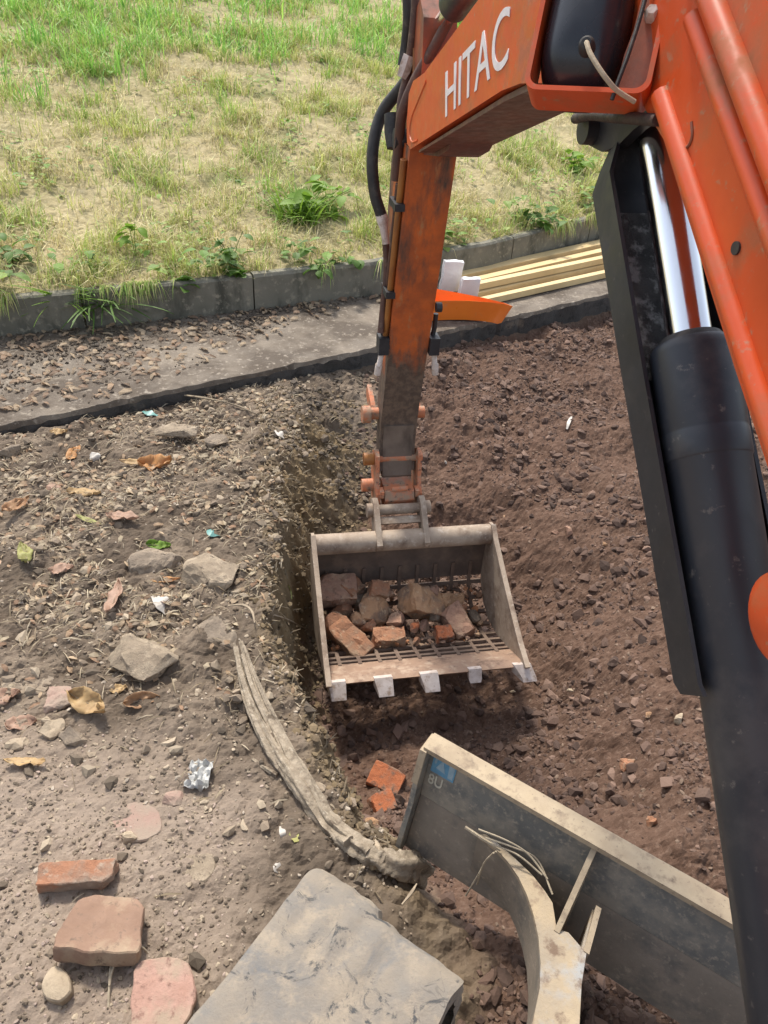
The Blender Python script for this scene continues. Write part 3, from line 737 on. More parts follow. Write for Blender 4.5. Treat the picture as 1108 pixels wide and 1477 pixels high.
# grille: bars along the floor and bars across it
pp = [(1.05, -.334), (1.12, -.366), (1.22, -.406), (1.32, -.426), (1.41, -.406), (1.474, -.346), (1.486, -.24)]
sp_ = [np.array(q) for q in spline([(a, b, 0) for a, b in pp], 4)]
for w in np.linspace(-HW + .06, HW - .06, 9):
    mb = MB(); rings = []
    for i, q in enumerate(sp_):
        d = sp_[min(i + 1, len(sp_) - 1)] - sp_[max(i - 1, 0)]; d = d[:2] / np.linalg.norm(d[:2]); n2 = np.array([d[1], -d[0]])
        a = q[:2] - n2 * .006; b = q[:2] + n2 * .006
        rings.append([M(a[0], w - .007, a[1]), M(a[0], w + .007, a[1]), M(b[0], w + .007, b[1]), M(b[0], w - .007, b[1])])
    mb.face_loop(rings); mb.build('grille_bar', 'grille', bucket, bev=.001)
for i in [2, 4, 6, 8, 11, 14, 17, 20]:
    q = sp_[i]; d = sp_[i + 1] - sp_[i - 1]; d = d[:2] / np.linalg.norm(d[:2]); n2 = np.array([d[1], -d[0]])
    c = q[:2] + n2 * .001
    ol = [tuple(c - d * .0085 - n2 * .0055), tuple(c + d * .0085 - n2 * .0055), tuple(c + d * .0085 + n2 * .0055), tuple(c - d * .0085 + n2 * .0055)]
    MB().swz(ol, -HW + .007, HW - .007).build('grille_bar', 'grille', bucket, bev=.001)
# teeth
for k, (w, ln, hw, dw) in enumerate([(-.332, .056, .032, .004), (-.166, .060, .033, .006), (.0, .060, .033, .008), (.172, .024, .024, .0), (.350, .056, .032, .022)]):
    q = [(.952, -.286), (.925, -.272), (.922 - ln * .62, -.308), (.914 - ln * .62, -.318), (.93, -.312)]
    mb = MB(); mb.prism([M(s, w - hw * (1 if s > .9 else .82) + (dw if s < .9 else 0), z) for s, z in q], [M(s, w + hw * (1 if s > .9 else .82) + (dw if s < .9 else 0), z) for s, z in q])
    mb.build('tooth', 'bright_steel', bucket, bev=.003)
# ears and pins
for w in (-.105, .085):
    MB().swz([(1.44, -.045), (1.41, -.068), (1.418, -.10), (1.45, -.126), (1.50, -.10), (1.60, -.02), (1.605, .025), (1.575, .045), (1.54, .04), (1.49, .0)], w - .011, w + .011).build('ear', 'tan_steel', bucket, bev=.003)
    sgn = -1 if w < 0 else 1
    MB().tube([M(1.555, w + sgn * .010, .0), M(1.555, w + sgn * .034, .0)], .028, 20).build('pin_collar', 'tan_steel', bucket, bev=.004)
MB().tube([M(1.555, -.10, .0), M(1.555, .08, .0)], .021, 20).build('pin', 'tan_steel', bucket)
MB().swz([(1.50, -.03), (1.525, -.015), (1.545, -.028), (1.52, -.05)], -.094, .074).build('stiffener', 'tan_steel', bucket, bev=.002)

# --- dozer blade: n forward, d along its length
BA = np.array([.15396, 1.16698, 0]); BD = np.array([.85568, -.51750, 0]); BN = np.array([.51750, .85568, 0])
def BL(a, n, z): return BA + BD * a + BN * n + np.array([0, 0, z])
def bprism(outline, a0, a1): return MB().prism([BL(a0, n, z) for n, z in outline], [BL(a1, n, z) for n, z in outline])
blade = bprism([(0, .288), (-.022, .20), (-.036, .125), (-.022, .118), (-.008, .20), (.012, .288)], .004, 1.0).build('dozer_blade', 'blade', dig, bev=.002)
bprism([(-.036, .124), (-.062, .05), (-.088, -.035), (-.07, -.04), (-.044, .05), (-.020, .119)], .005, .999).build('lower_plate', 'blade_low', blade, bev=.002)
bprism([(-.034, .285), (-.034, .300), (.016, .300), (.016, .285)], -.006, 1.006).build('top_edge', 'dusty_cream', blade, bev=.003)
bprism([(-.030, .284), (-.058, .20), (-.070, .12), (-.12, -.03), (-.07, -.045), (.02, .20), (.016, .284)], -.010, .003).build('end_plate', 'blade', blade, bev=.002)
bprism([(-.034, .286), (-.062, .20), (-.066, .198), (-.040, .292), (.016, .294), (.016, .286)], -.012, .005).build('end_edge', 'dusty_cream', blade, bev=.0015)
def onblade(a, zz):   # point just behind the upper plate
    n = np.interp(zz, [.125, .20, .288], [-.036, -.022, 0]); return BL(a, n - .0012, zz)
def quad(pts, d0, d1): return MB().prism([onblade(*p) - BN * d0 for p in pts], [onblade(*p) - BN * d1 for p in pts])
stk = quad([(.014, .281), (.076, .281), (.076, .212), (.014, .212)], 0, .0010).build('sticker', 'blue', blade)
quad([(.056, .276), (.073, .276), (.073, .218), (.060, .218)], .0012, .0020).build('print', 'paleblue', stk)
quad([(.026, .228), (.052, .224), (.040, .258)], .0012, .0020).build('print', 'paleblue', stk)
quad([(.019, .240), (.022, .276), (.030, .276), (.024, .238)], .0012, .0020).build('print', 'paleblue', stk)
letters('8U', [onblade(.014, .174), onblade(.052, .174), onblade(.052, .205), onblade(.014, .205), -BN], 'lettering', 'cream_paint', blade, .001, .012)
# push arm with a flared top plate and upright gussets
def poly(pxs, z, th):
    top = [onz(u, v, z) for u, v in pxs]; return MB().prism(top, [p - np.array([0, 0, th]) for p in top])
arm_c = (.525, .83)
left = [(690, 1204), (712, 1221), (732, 1242), (748, 1265), (760, 1290), (770, 1320), (777, 1352), (780, 1390), (779, 1425), (768, 1477), (745, 1560)]
right = [(845, 1560), (836, 1477), (839, 1420), (846, 1375), (820, 1345), (803, 1340), (797, 1302), (786, 1285), (768, 1262), (745, 1240), (720, 1218), (700, 1203)]
push = poly(left + right, .17, .012).build('push_arm', 'tan_arm', dig, bev=.003)
lf = [onz(u, v, .168) for u, v in left]
mb = MB(); mb.face_loop([[p, p + BD * .012, p + BD * .012 - np.array([0, 0, .15]), p - np.array([0, 0, .15])] for p in lf]); mb.build('side_web', 'blade_low', push, bev=.002)
rf = [onz(u, v, .168) for u, v in [(862, 1316), (846, 1375), (839, 1420), (836, 1477), (845, 1560)]]
mb = MB(); mb.face_loop([[p, p - BD * .012, p - BD * .012 - np.array([0, 0, .15]), p + np.array([0, 0, .02]) - np.array([0, 0, .17])] for p in rf]); mb.build('side_web', 'tan_arm', push, bev=.002)
mb = MB()
g0 = onz(861, 1216, .285); g1 = onz(803, 1344, .172); g2 = g1 + np.array([0, 0, -.12]); g3 = g0 + np.array([0, 0, -.24])
mb.prism([g0 - BD * .006, g1 - BD * .006, g2 - BD * .006, g3 - BD * .006], [g0 + BD * .006, g1 + BD * .006, g2 + BD * .006, g3 + BD * .006]); mb.build('gusset', 'dusty_cream', push, bev=.002)
g0 = onz(864, 1308, .20); g1 = onz(846, 1374, .172); g2 = g1 + np.array([0, 0, -.12]); g3 = g0 + np.array([0, 0, -.17])
mb = MB(); mb.prism([g0 - BD * .006, g1 - BD * .006, g2 - BD * .006, g3 - BD * .006], [g0 + BD * .006, g1 + BD * .006, g2 + BD * .006, g3 + BD * .006]); mb.build('gusset', 'dusty_cream', push, bev=.002)

# --- tracks, caked in dried mud so that only worn rubber shows through
m, nt, bs = newmat('mud_caked_rubber')
c1 = mixc(nt, remap(nt, tex(nt, 6, 6), .40, .62), (.285, .24, .185), (.205, .19, .17))
c1 = mixc(nt, remap(nt, tex(nt, 14, 6, .7), .50, .64), c1, (.335, .28, .212))
c1 = mixc(nt, remap(nt, tex(nt, 5.2, 7, .68, dist=.6), .53, .64), c1, (.15, .154, .158))
c1 = mixc(nt, remap(nt, tex(nt, 13, 8, .75, dist=1.2), .575, .635), c1, (.075, .075, .075))
crk = math_(nt, 'ABSOLUTE', math_(nt, 'SUBTRACT', tex(nt, 8, 3, .5, dist=.8), .5))
c1 = mixc(nt, math_(nt, 'MULTIPLY', remap(nt, crk, 0, .006, 1, 0), remap(nt, tex(nt, 4, 3), .48, .58)), c1, (.10, .09, .08))
c1 = mixc(nt, remap(nt, tex(nt, 90, 6, .75), .56, .70), c1, (.22, .19, .155))
nt.links.new(c1, bs.inputs['Base Color']); bs.inputs['Roughness'].default_value = .9
bump(nt, bs, math_(nt, 'ADD', tex(nt, 70, 6, .7), tex(nt, 17, 8, .75, dist=1.2)), .45, .008)
MAT['track_mud'] = m
def make_track(d0, d1):
    # belt outline in (n, z) run round front and rear wheels
    R, zc, nf, nr = .165, .185, .684 - .165, -.75
    sq = lambda q: math.copysign(abs(q) ** .52, q)
    path = [(nf + R * sq(math.cos(t)), zc + R * sq(math.sin(t))) for t in np.linspace(-math.pi / 2 + .001, math.pi / 2 - .001, 40)]
    path += [(n, zc + R - .006 * math.sin(math.pi * (nf - n) / (nf - nr))) for n in np.linspace(nf, nr, 60)[1:-1]]
    path += [(nr + R * math.cos(t), zc + R * math.sin(t)) for t in np.linspace(math.pi / 2, 1.5 * math.pi, 16)]
    path += [(n, zc - R) for n in np.linspace(nr, nf, 30)[1:-1]]
    W_ = d1 - d0
    sec = [(0, -.045), (.0, -.014), (.003, -.005), (.012, -.001)] + [(f * W_, 0) for f in np.linspace(.11, .89, 30)] + [(W_ - .012, -.001), (W_ - .003, -.005), (W_, -.014), (W_, -.045)]
    rings = []
    N = len(path)
    for i, (n, z) in enumerate(path):
        dn = path[(i + 1) % N][0] - path[i - 1][0]; dz = path[(i + 1) % N][1] - path[i - 1][1]; L = math.hypot(dn, dz); nn, nz = dz / L, -dn / L
        r = []
        for k, (a, h) in enumerate(sec):
            edge = min(a, W_ - a)
            rel = .0025 * mnoise.noise(Vector((n * 11 + d0, a * 11, z * 11))) + .0015 * mnoise.noise(Vector((n * 50, a * 50 + d0, z * 50)))
            # low worn chevron lugs under the mud
            ph = ((i * .027 + abs(a - W_ / 2) * .55) / .075) % 1
            rel += .0012 * (1 if ph < .5 else 0) if h == 0 else 0
            jag = .006 * mnoise.noise(Vector((n * 22, d0 * 9 + k // 18, z * 22)))
            if n > .5 and d0 < 0:
                rel -= .020 * float(sm((a / W_ - .44) / .02)) * float(sm((n - .62) / .06)) - .007 * mnoise.noise(Vector((a * 30, 3, 1)))
            r.append(BN * (n + nn * (h + rel)) + BD * (d0 + a + (jag if edge < .02 else 0)) + np.array([0, 0, z + nz * (h + rel)]))
        rings.append(r)
    mb = MB(); mb.face_loop(rings + [rings[0]], False, False)
    bmesh.ops.remove_doubles(mb.bm, verts=mb.bm.verts, dist=.0001)
    t = mb.build('track', 'track_mud', dig, ang=50)
    for n_ in (nf, nr):
        cc = BN * n_ + BD * (d0 + .03) + np.array([0, 0, zc])
        MB().tube([cc, cc + BD * (W_ - .06)], R - .05, 28).build('idler' if n_ > 0 else 'sprocket', 'blade_low', t, bev=.01)
    for k in range(3):
        cc = BN * (nr + (k + 1) * (nf - nr) / 4) + BD * (d0 + .05) + np.array([0, 0, .10])
        MB().tube([cc, cc + BD * (W_ - .1)], .05, 20).build('roller', 'blade_low', t, bev=.006)
    return t
make_track(-.500, -.152)
make_track(.232, .56)
# frame between the tracks, slew ring, deck and boom bracket (just behind the photograph's lower edge)
def ub(n0, n1, d0, d1, z0, z1): 
    c = BN * (n0 + n1) / 2 + BD * (d0 + d1) / 2 + np.array([0, 0, (z0 + z1) / 2]); return MB().box(c, BN * (n1 - n0) / 2, BD * (d1 - d0) / 2, np.array([0, 0, (z1 - z0) / 2]))
fr = ub(-.75, .20, -.14, .20, .12, .34).build('undercarriage_frame', 'blade_low', dig, bev=.012)
cc = BN * -.28 + BD * .03
MB().tube([cc + np.array([0, 0, .335]), cc + np.array([0, 0, .42])], .26, 36).build('slew_ring', 'guard', fr, bev=.006)
MB().box(M(-1.75, -.30, .49), BV * .56, WV * .48, np.array([0, 0, .06])).build('deck', 'orange_dirty', dig, bev=.03)
MB().swz([(-1.30, .46), (-.80, .55), (-.60, .72), (-.545, .80), (-.56, .86), (-.62, 1.25), (-.66, 1.30), (-.74, 1.22), (-1.0, .85), (-1.30, .75)], .05, .075).build('swing_bracket', 'orange', dig, bev=.008)
MB().swz([(-1.30, .46), (-.80, .55), (-.72, .66), (-.70, .80), (-.72, .95), (-.72, 1.15), (-.68, 1.26), (-.74, 1.22), (-1.0, .85), (-1.30, .75)], -.075, -.05).build('swing_bracket', 'orange', dig, bev=.008)

# ------------------------------------------------------------------ stones, bricks and rubble
def hull_rock(dims, seed, n=16, cuts=3, rough=.10, boxy=.5):
    rough = max(rough, .09); cuts = max(cuts, 3)
    """a broken lump: hull of points pushed towards a box, subdivided and roughened"""
    r = random.Random(seed); bm = bmesh.new()
    for _ in range(n):
        v = Vector((r.gauss(0, 1), r.gauss(0, 1), r.gauss(0, 1))).normalized()
        mx = max(abs(v.x), abs(v.y), abs(v.z)); v = v.lerp(v / mx, boxy) * r.uniform(.86, 1.05)
        bm.verts.new((v.x * dims[0] / 2, v.y * dims[1] / 2, v.z * dims[2] / 2))
    g = bmesh.ops.convex_hull(bm, input=bm.verts)
    bmesh.ops.delete(bm, geom=[e for e in g['geom_interior'] if isinstance(e, bmesh.types.BMVert)], context='VERTS')
    roughen(bm, dims, seed, cuts, rough); return bm

def roughen(bm, dims, seed, cuts, rough):
    mn = min(dims)
    bmesh.ops.bevel(bm, geom=bm.edges[:], offset=mn * .045, segments=1, affect='EDGES', clamp_overlap=True)
    bmesh.ops.triangulate(bm, faces=bm.faces[:])
    for _ in range(cuts):
        L = mn * .30
        es = [e for e in bm.edges if e.calc_length() > L]
        if not es or len(bm.faces) > 2600: break
        bmesh.ops.subdivide_edges(bm, edges=es, cuts=1, use_grid_fill=True); bmesh.ops.triangulate(bm, faces=bm.faces[:])
    bm.normal_update()
    off = Vector((seed * 1.37, seed * .71, seed * .33))
    for v in bm.verts:
        q = v.co / mn
        v.co += v.normal * mn * rough * (mnoise.noise(q * 1.6 + off) + .7 * mnoise.noise(q * 4 + off) + .35 * mnoise.noise(q * 10 + off))

def brick_bm(dims, seed, chips=3, rough=.03, cuts=2):
    r = random.Random(seed); bm = bmesh.new(); bmesh.ops.create_cube(bm, size=1)
    for v in bm.verts: v.co = Vector((v.co.x * dims[0], v.co.y * dims[1], v.co.z * dims[2]))
    for _ in range(chips):
        n = Vector((r.choice((-1, 1)) * r.uniform(.3, 1), r.choice((-1, 1)) * r.uniform(.3, 1), r.choice((-1, 1)) * r.uniform(.2, 1))).normalized()
        sup = sum(abs(n[i]) * dims[i] / 2 for i in range(3))
        g = bmesh.ops.bisect_plane(bm, geom=bm.verts[:] + bm.edges[:] + bm.faces[:], plane_co=n * sup * r.uniform(.72, .92), plane_no=n, clear_outer=True)
        bmesh.ops.holes_fill(bm, edges=[e for e in bm.edges if e.is_boundary])
    roughen(bm, dims, seed, cuts, rough); return bm

def place(name, bm, mat, loc, rot, label, cat, group=None, smooth=True, ang=17):
    finish(bm, smooth, ang)
    me = bpy.data.meshes.new(name); bm.to_mesh(me); bm.free()
    o = link(name, me, mat); o.location = Vector(loc); o.rotation_euler = rot
    return tag(o, label, cat, group)

# rubble lying in the bucket; the floor of the bucket slopes down and away
def in_bucket(u, v, lift):
    d = ray(u, v); t = 2.5
    while t < 3.6:
        q = CAM + d * t; s = (q - OB) @ BV
        zf = np.interp(s, [p[0] for p in prof[:7]], [p[1] for p in prof[:7]]) + lift
        if q[2] <= zf or s > 1.43: return q
        t += .004
    return CAM + d * t
G_B = 'broken bricks and stones lying in the bucket'
for (u, v, dims, mt, kind, lift, rot, lab) in [
    (484, 852, (.15, .11, .09), 'stone_mauve', 'brick', .065, (.5, .1, .3), 'mauve broken brick standing against the left wall of the bucket, at the back'),
    (500, 918, (.205, .085, .075), 'brick_dusty', 'brick', .05, (.25, .35, -.68), 'long dusty brick slanting down along the left wall of the bucket'),
    (490, 882, (.12, .09, .07), 'brick_dusty', 'rock', .05, (.2, .2, .5), 'dusty reddish lump behind the long slanting brick in the bucket'),
    (540, 880, (.15, .13, .12), 'brick_tan', 'rock', .075, (.4, .2, .7), 'largest rough tan lump in the bucket, left of centre'),
    (577, 902, (.13, .10, .085), 'stone_mauve', 'rock', .055, (.3, .2, 1.1), 'mauve grey stone in the middle of the bucket behind the flat brick'),
    (606, 868, (.145, .115, .10), 'brick_tan', 'brick', .08, (.6, .5, .5), 'tan orange broken brick propped high at the back middle of the bucket'),
    (561, 921, (.115, .065, .055), 'brick_dusty', 'brick', .035, (.1, .05, .18), 'short flat brick lying nearest the cutting edge of the bucket'),
    (659, 898, (.125, .08, .065), 'stone_mauve', 'brick', .045, (.2, .35, -.95), 'grey mauve brick end on the right side of the bucket rubble'),
    (640, 916, (.062, .058, .05), 'brick', 'brick', .03, (.2, .1, .3), 'small bright orange brick piece on the bucket grille'),
    (630, 890, (.075, .07, .06), 'rock_dark', 'rock', .045, (.1, .6, .4), 'small dark stone wedged between tan brick and grey brick end in the bucket'),
    (614, 902, (.07, .055, .05), 'stone_mauve', 'rock', .035, (.1, .2, .9), 'small mauve chip in front of the propped tan brick in the bucket'),
    (598, 925, (.05, .045, .04), 'brick_dusty', 'rock', .022, (0, .2, .2), 'smallest dusty brick crumb on the bucket grille beside the flat brick'),
    (520, 862, (.10, .09, .07), 'rock_dark', 'rock', .05, (.3, .1, .2), 'dark stone at the back of the bucket behind the largest tan lump'),
    (684, 890, (.07, .06, .05), 'rock_dark', 'rock', .03, (.3, .1, .9), 'dark stone nearest the right wall of the bucket'),
    (515, 905, (.06, .05, .045), 'stone_mauve', 'rock', .04, (.3, .1, .2), 'small mauve stone between the long brick and the largest tan lump in the bucket'),
    (530, 905, (.075, .06, .055), 'brick_dusty', 'rock', .04, (.5, .1, .7), 'dusty red lump just above the left end of the flat brick in the bucket'),
    (470, 900, (.07, .06, .05), 'brick_tan', 'rock', .08, (.2, .4, .1), 'tan chip on top of the long slanting brick in the bucket'),
    (505, 850, (.085, .07, .06), 'brick_dusty', 'brick', .07, (.3, .1, 1.0), 'reddish brick end beside the brick standing at the back left of the bucket'),
    (585, 858, (.08, .07, .06), 'brick_dusty', 'rock', .07, (.3, .5, .2), 'reddish lump at the back of the bucket left of the propped tan brick'),
    (650, 870, (.09, .06, .06), 'brick_tan', 'brick', .05, (.5, .2, .3), 'tan brick end lying behind the grey mauve brick in the bucket'),
    (520, 892, (.075, .07, .055), 'brick_tan', 'rock', .075, (.2, .5, .2), 'tan lump riding on the front of the largest tan lump in the bucket'),
    (625, 856, (.08, .06, .055), 'stone_mauve', 'rock', .10, (.6, .1, .9), 'mauve slab chip leaning on the top right of the propped tan brick'),
    (668, 880, (.06, .05, .05), 'brick_dusty', 'rock', .07, (.2, .1, .4), 'dusty red chip on top of the grey mauve brick end in the bucket'),
    (546, 850, (.07, .06, .05), 'brick_dusty', 'brick', .12, (.6, .3, .2), 'dusty brick corner crowning the heap in the bucket'),
    (560, 852, (.07, .065, .06), 'stone_mauve', 'rock', .09, (.1, .5, .6), 'mauve stone on top of the heap at the back middle of the bucket'),
    (600, 905, (.055, .05, .045), 'brick', 'rock', .05, (.1, .5, .6), 'orange brick crumb between the middle stone and the mauve chip in the bucket'),
]:
    dims = tuple(1.06 * q for q in dims)
    bm = brick_bm(dims, int(u + v), 6, .13, 3) if kind == 'brick' else hull_rock(dims, int(u + v), 13, 3, .10, .35)
    place('broken_brick' if 'brick' in mt else 'stone', bm, mt, in_bucket(u, v, lift), rot, lab, 'brick' if 'brick' in mt else 'stone', G_B)

def on_ground(u, v, lift=0.0):
    q = ground_at(u, v); return Vector((q[0], q[1], q[2] + lift))
def mpp(u, v): # metres per photo pixel there
    q = ground_at(u, v); return float((q - CAM) @ FW) / F

# flat pieces: ring-built slabs from a rough outline
def slab_bm(outline, th, seed, rough=.003, rings=7, bev=.006, dome=0):
    r = random.Random(seed); pts = []
    n = len(outline)
    for i in range(n):
        a = np.array(outline[i]); b = np.array(outline[(i + 1) % n]); k = max(2, int(np.linalg.norm(b - a) / .012))
        for j in range(k): pts.append(a + (b - a) * j / k)
    N = len(pts); pts = np.array(pts)
    for _ in range(1): pts = .5 * pts + .25 * np.roll(pts, 1, 0) + .25 * np.roll(pts, -1, 0)
    c = pts.mean(0); pts = pts - c
    pts += np.array([[mnoise.noise(Vector((p[0] * 40, p[1] * 40, seed))), mnoise.noise(Vector((p[0] * 40, p[1] * 40, seed + 7)))] for p in pts]) * rough * 1.5
    def lev(f, z, amp): return [np.array([p[0] * f, p[1] * f, z + amp * (mnoise.noise(Vector((p[0] * f * 22, p[1] * f * 22, seed))) + .5 * mnoise.noise(Vector((p[0] * f * 60, p[1] * f * 60, seed)))) + dome * (1 - f * f)]) for p in pts]
    rad = np.linalg.norm(pts, axis=1).mean()
    mb = MB()
    R = [lev(.93, 0, 0), lev(1.0, th * .25, 0), lev(1.0, th - bev, 0), lev(1 - bev / rad * .8, th, rough * .6)]
    R += [lev(f, th, rough) for f in np.linspace(.86, .05, rings)]
    mb.face_loop(R); return mb.bm, c
def slab_on_ground(name, pix, th, mat, label, cat, seed, tilt=(0, 0), lift=0, rough=.003, dome=0, group=None, bev=.0035):
    g = ground_at(*np.mean(pix, 0)); z = g[2] + lift + th
    pts = [onz(u, v, z)[:2] for u, v in pix]
    if sum(pts[i][0] * pts[(i + 1) % len(pts)][1] - pts[(i + 1) % len(pts)][0] * pts[i][1] for i in range(len(pts))) < 0: pts = pts[::-1]
    bm, c = slab_bm([tuple(p) for p in pts], th, seed, rough, bev=bev, dome=dome)
    return place(name, bm, mat, (c[0], c[1], g[2] + lift), (tilt[0], tilt[1], 0), label, cat, group, ang=24)

# stones and tiles near the lower left corner
slab_on_ground('paving_stone', [(122, 1288), (196, 1291), (205, 1310), (196, 1392), (72, 1385), (74, 1366), (105, 1300)], .045, 'rock_brown', 'thick brown stone slab tilted up at the near edge below the narrow brick', 'stone', 11, (-.30, .06), .034, .0045, 0)
slab_on_ground('stone', [(70, 1396), (84, 1390), (100, 1402), (107, 1430), (88, 1448), (66, 1440), (58, 1420)], .028, 'rock_pale', 'small pale rounded stone at the near left corner of the brown slab', 'stone', 12, (.05, -.1), .002, .003, .008)
slab_on_ground('paving_tile', [(205, 1384), (245, 1379), (272, 1386), (283, 1416), (281, 1450), (262, 1485), (240, 1500), (190, 1500), (188, 1440), (192, 1400)], .026, 'pink', 'pink rounded paving tile, the one nearest the bottom edge', 'tile', 13, (.03, .02), .012, .0035)
slab_on_ground('paving_stone', [(160, 1172), (185, 1156), (212, 1156), (232, 1172), (235, 1198), (214, 1212), (180, 1214), (162, 1200)], .018, 'pink_dusty', 'flat dusty pink round stone sunk level in the smooth earth', 'stone', 14, (0, 0), .010, .0018)
slab_on_ground('stone', [(258, 1234), (308, 1230), (312, 1254), (296, 1272), (262, 1268)], .014, 'rock', 'small flat dusty stone right of the round pink stone, almost buried', 'stone', 15, (.03, .02), .009, .002)
place('brick_piece', brick_bm((.17, .052, .045), 21, 4, .10, 3), 'brick_old', on_ground(115, 1271, .026), (.12, 0, .13), 'narrow orange brown brick strip lying on the smooth earth', 'brick')
place('stone', hull_rock((.05, .035, .03), 22, 14), 'rock_pale', on_ground(185, 1212, .008), (.2, .1, .4), 'tiny cream stone touching the near edge of the flat pink round stone', 'stone')
place('stone', hull_rock((.065, .05, .03), 23, 14), 'pink_dusty', on_ground(252, 1156, .008), (.1, .3, .4), 'little pinkish stone up right of the round pink stone', 'stone')
# stones along the trench lip
def layered(dims, seed):
    bm = hull_rock(dims, seed, 18, 3, .03, .5)
    for v in bm.verts:
        k = math.sin((v.co.z + .25 * v.co.x) / dims[2] * 19); v.co.x *= 1 + .035 * k; v.co.y *= 1 + .05 * k
    return bm
place('stone', layered((.235, .15, .085), 31), 'rock', on_ground(208, 958, .03), (.18, .12, -.42), 'large pale layered wedge-shaped stone lying near the trench edge', 'stone', ang=28)
place('stone', hull_rock((.20, .10, .045), 32, 18, 3, .03, .8), 'rock', on_ground(255, 632, .038), (.1, -.04, .07), 'flat grey stone raised over a dark gap just below the path edge', 'stone')
place('stone', hull_rock((.12, .10, .05), 33, 16), 'rock_dark', on_ground(312, 640, .02), (.1, .1, .3), 'dull grey stone right of the flat raised stone', 'stone')
place('stone', hull_rock((.20, .14, .07), 34, 18, 2, .04), 'rock_dark', on_ground(225, 818, .015), (.2, .05, .1), 'broad dark slab stone left of the trench, above the white torn scrap', 'stone')
place('stone', hull_rock((.22, .15, .09), 35, 18, 3, .05), 'rock', on_ground(305, 832, .015), (.1, .12, -.1), 'large grey earthy stone on the trench lip left of the bucket', 'stone')
place('stone', hull_rock((.20, .12, .08), 36, 18, 3, .05), 'rock_dark', on_ground(320, 918, .0), (.2, .25, .1), 'overhanging earthy stone on the trench lip above the long root', 'stone')
place('stone', hull_rock((.17, .14, .04), 37, 16, 2, .03), 'rock_dark', on_ground(38, 985, .008), (.03, .05, .2), 'flat grey brown stone at the left border beside the curled leaf', 'stone')
place('stone', hull_rock((.10, .10, .04), 38, 16), 'pink_dusty', on_ground(84, 1010, .01), (.1, .05, .4), 'small greyish pink stone left of the big curled leaf', 'stone')
place('stone', hull_rock((.08, .06, .05), 39, 14), 'rock_pale', on_ground(75, 1058, .012), (.1, .15, .4), 'pale tan stone below the greyish pink stone', 'stone')
place('stone', hull_rock((.07, .05, .045), 40, 14), 'rock_pale', on_ground(28, 1082, .012), (.1, .15, .2), 'pale tan stone close to the left border above the smooth earth', 'stone')
place('stone', hull_rock((.10, .07, .045), 41, 14), 'rock_dark', on_ground(112, 1064, .012), (.2, .15, .1), 'dark grey stone just below the big curled leaf', 'stone')
place('stone', hull_rock((.055, .05, .045), 42, 14, 2, .02), 'white_scrap', on_ground(138, 662, .012), (.2, .1, 0), 'round white pebble right of the upright orange leaf', 'pebble')
place('stone', hull_rock((.11, .09, .09), 43, 14), 'rock_dark', on_ground(12, 655, .02), (.2, .1, .3), 'dark stone at the left border under the path edge', 'stone')
place('stone', hull_rock((.09, .06, .03), 45, 14), 'leaf_pink', on_ground(78, 702, .0), (0, 0, .3), 'flat earthy chip left of the tan leaf', 'stone')
# in the pit and on the loose soil
G_P = 'orange brick pieces on the pit floor'
place('brick_piece', brick_bm((.115, .085, .06), 51, 3, .03), 'brick', on_ground(556, 1132, .028), (.35, .15, -.35), 'larger orange brick piece on the pit floor beside the blade corner', 'brick', G_P)
place('brick_piece', brick_bm((.075, .065, .05), 52, 3, .03), 'brick', on_ground(551, 1165, .022), (.3, .1, .5), 'smaller orange brick piece below the larger one on the pit floor', 'brick', G_P)
place('stone', hull_rock((.05, .04, .035), 53, 14), 'brick_tan', on_ground(537, 1190, .01), (0, .2, .3), 'little tan stone just below the orange brick pieces', 'stone')
for k, (u, v, s, mt, lab) in enumerate([
    (935, 1033, .036, 'brick_tan', 'yellowish pebble on the loose soil left of the cylinder guard end'),
    (980, 1040, .045, 'rock_pale', 'pale pebble on the loose soil directly under the cylinder guard end'),
    (866, 1028, .030, 'leaf_pink', 'pinkish pebble on the loose soil left of the yellowish pebble'),
    (822, 998, .030, 'rock_pale', 'small pale pebble right of the bucket tooth on the dark soil'),
    (902, 1105, .065, 'brick_dusty', 'large round brown clod on the loose soil above the blade'),
    (820, 770, .060, 'stone_mauve', 'square brown lump on the loose soil right of the bucket tube'),
    (800, 770, .040, 'stone_mauve', 'smaller brown lump left of the square brown lump'),
    (872, 788, .038, 'brick_tan', 'small orange tinted pebble on the loose soil near the guard'),
    (643, 668, .022, 'white_scrap', 'tiny white pebble right of the hitch on the soil'),
    (728, 748, .028, 'brick_tan', 'little tan pebble just above the right end of the bucket tube'),
    (765, 448, .045, 'rock_pale', 'pale stone lying on the soil against the path edge right of the orange tray'),
    (940, 1190, .055, 'brick_dusty', 'reddish clod near the cylinder above the blade'),
    (740, 1000, .030, 'rock_pale', 'pale chip in the shade under the last bucket tooth'),
]):
    place('pebble' if s < .05 else 'stone', hull_rock((s, s * .8, s * .7), 60 + k, 14, 1, .04), mt, on_ground(u, v, s * .18), (k * .3, k * .2, k), lab, 'pebble' if s < .05 else 'stone')
bm = bmesh.new()
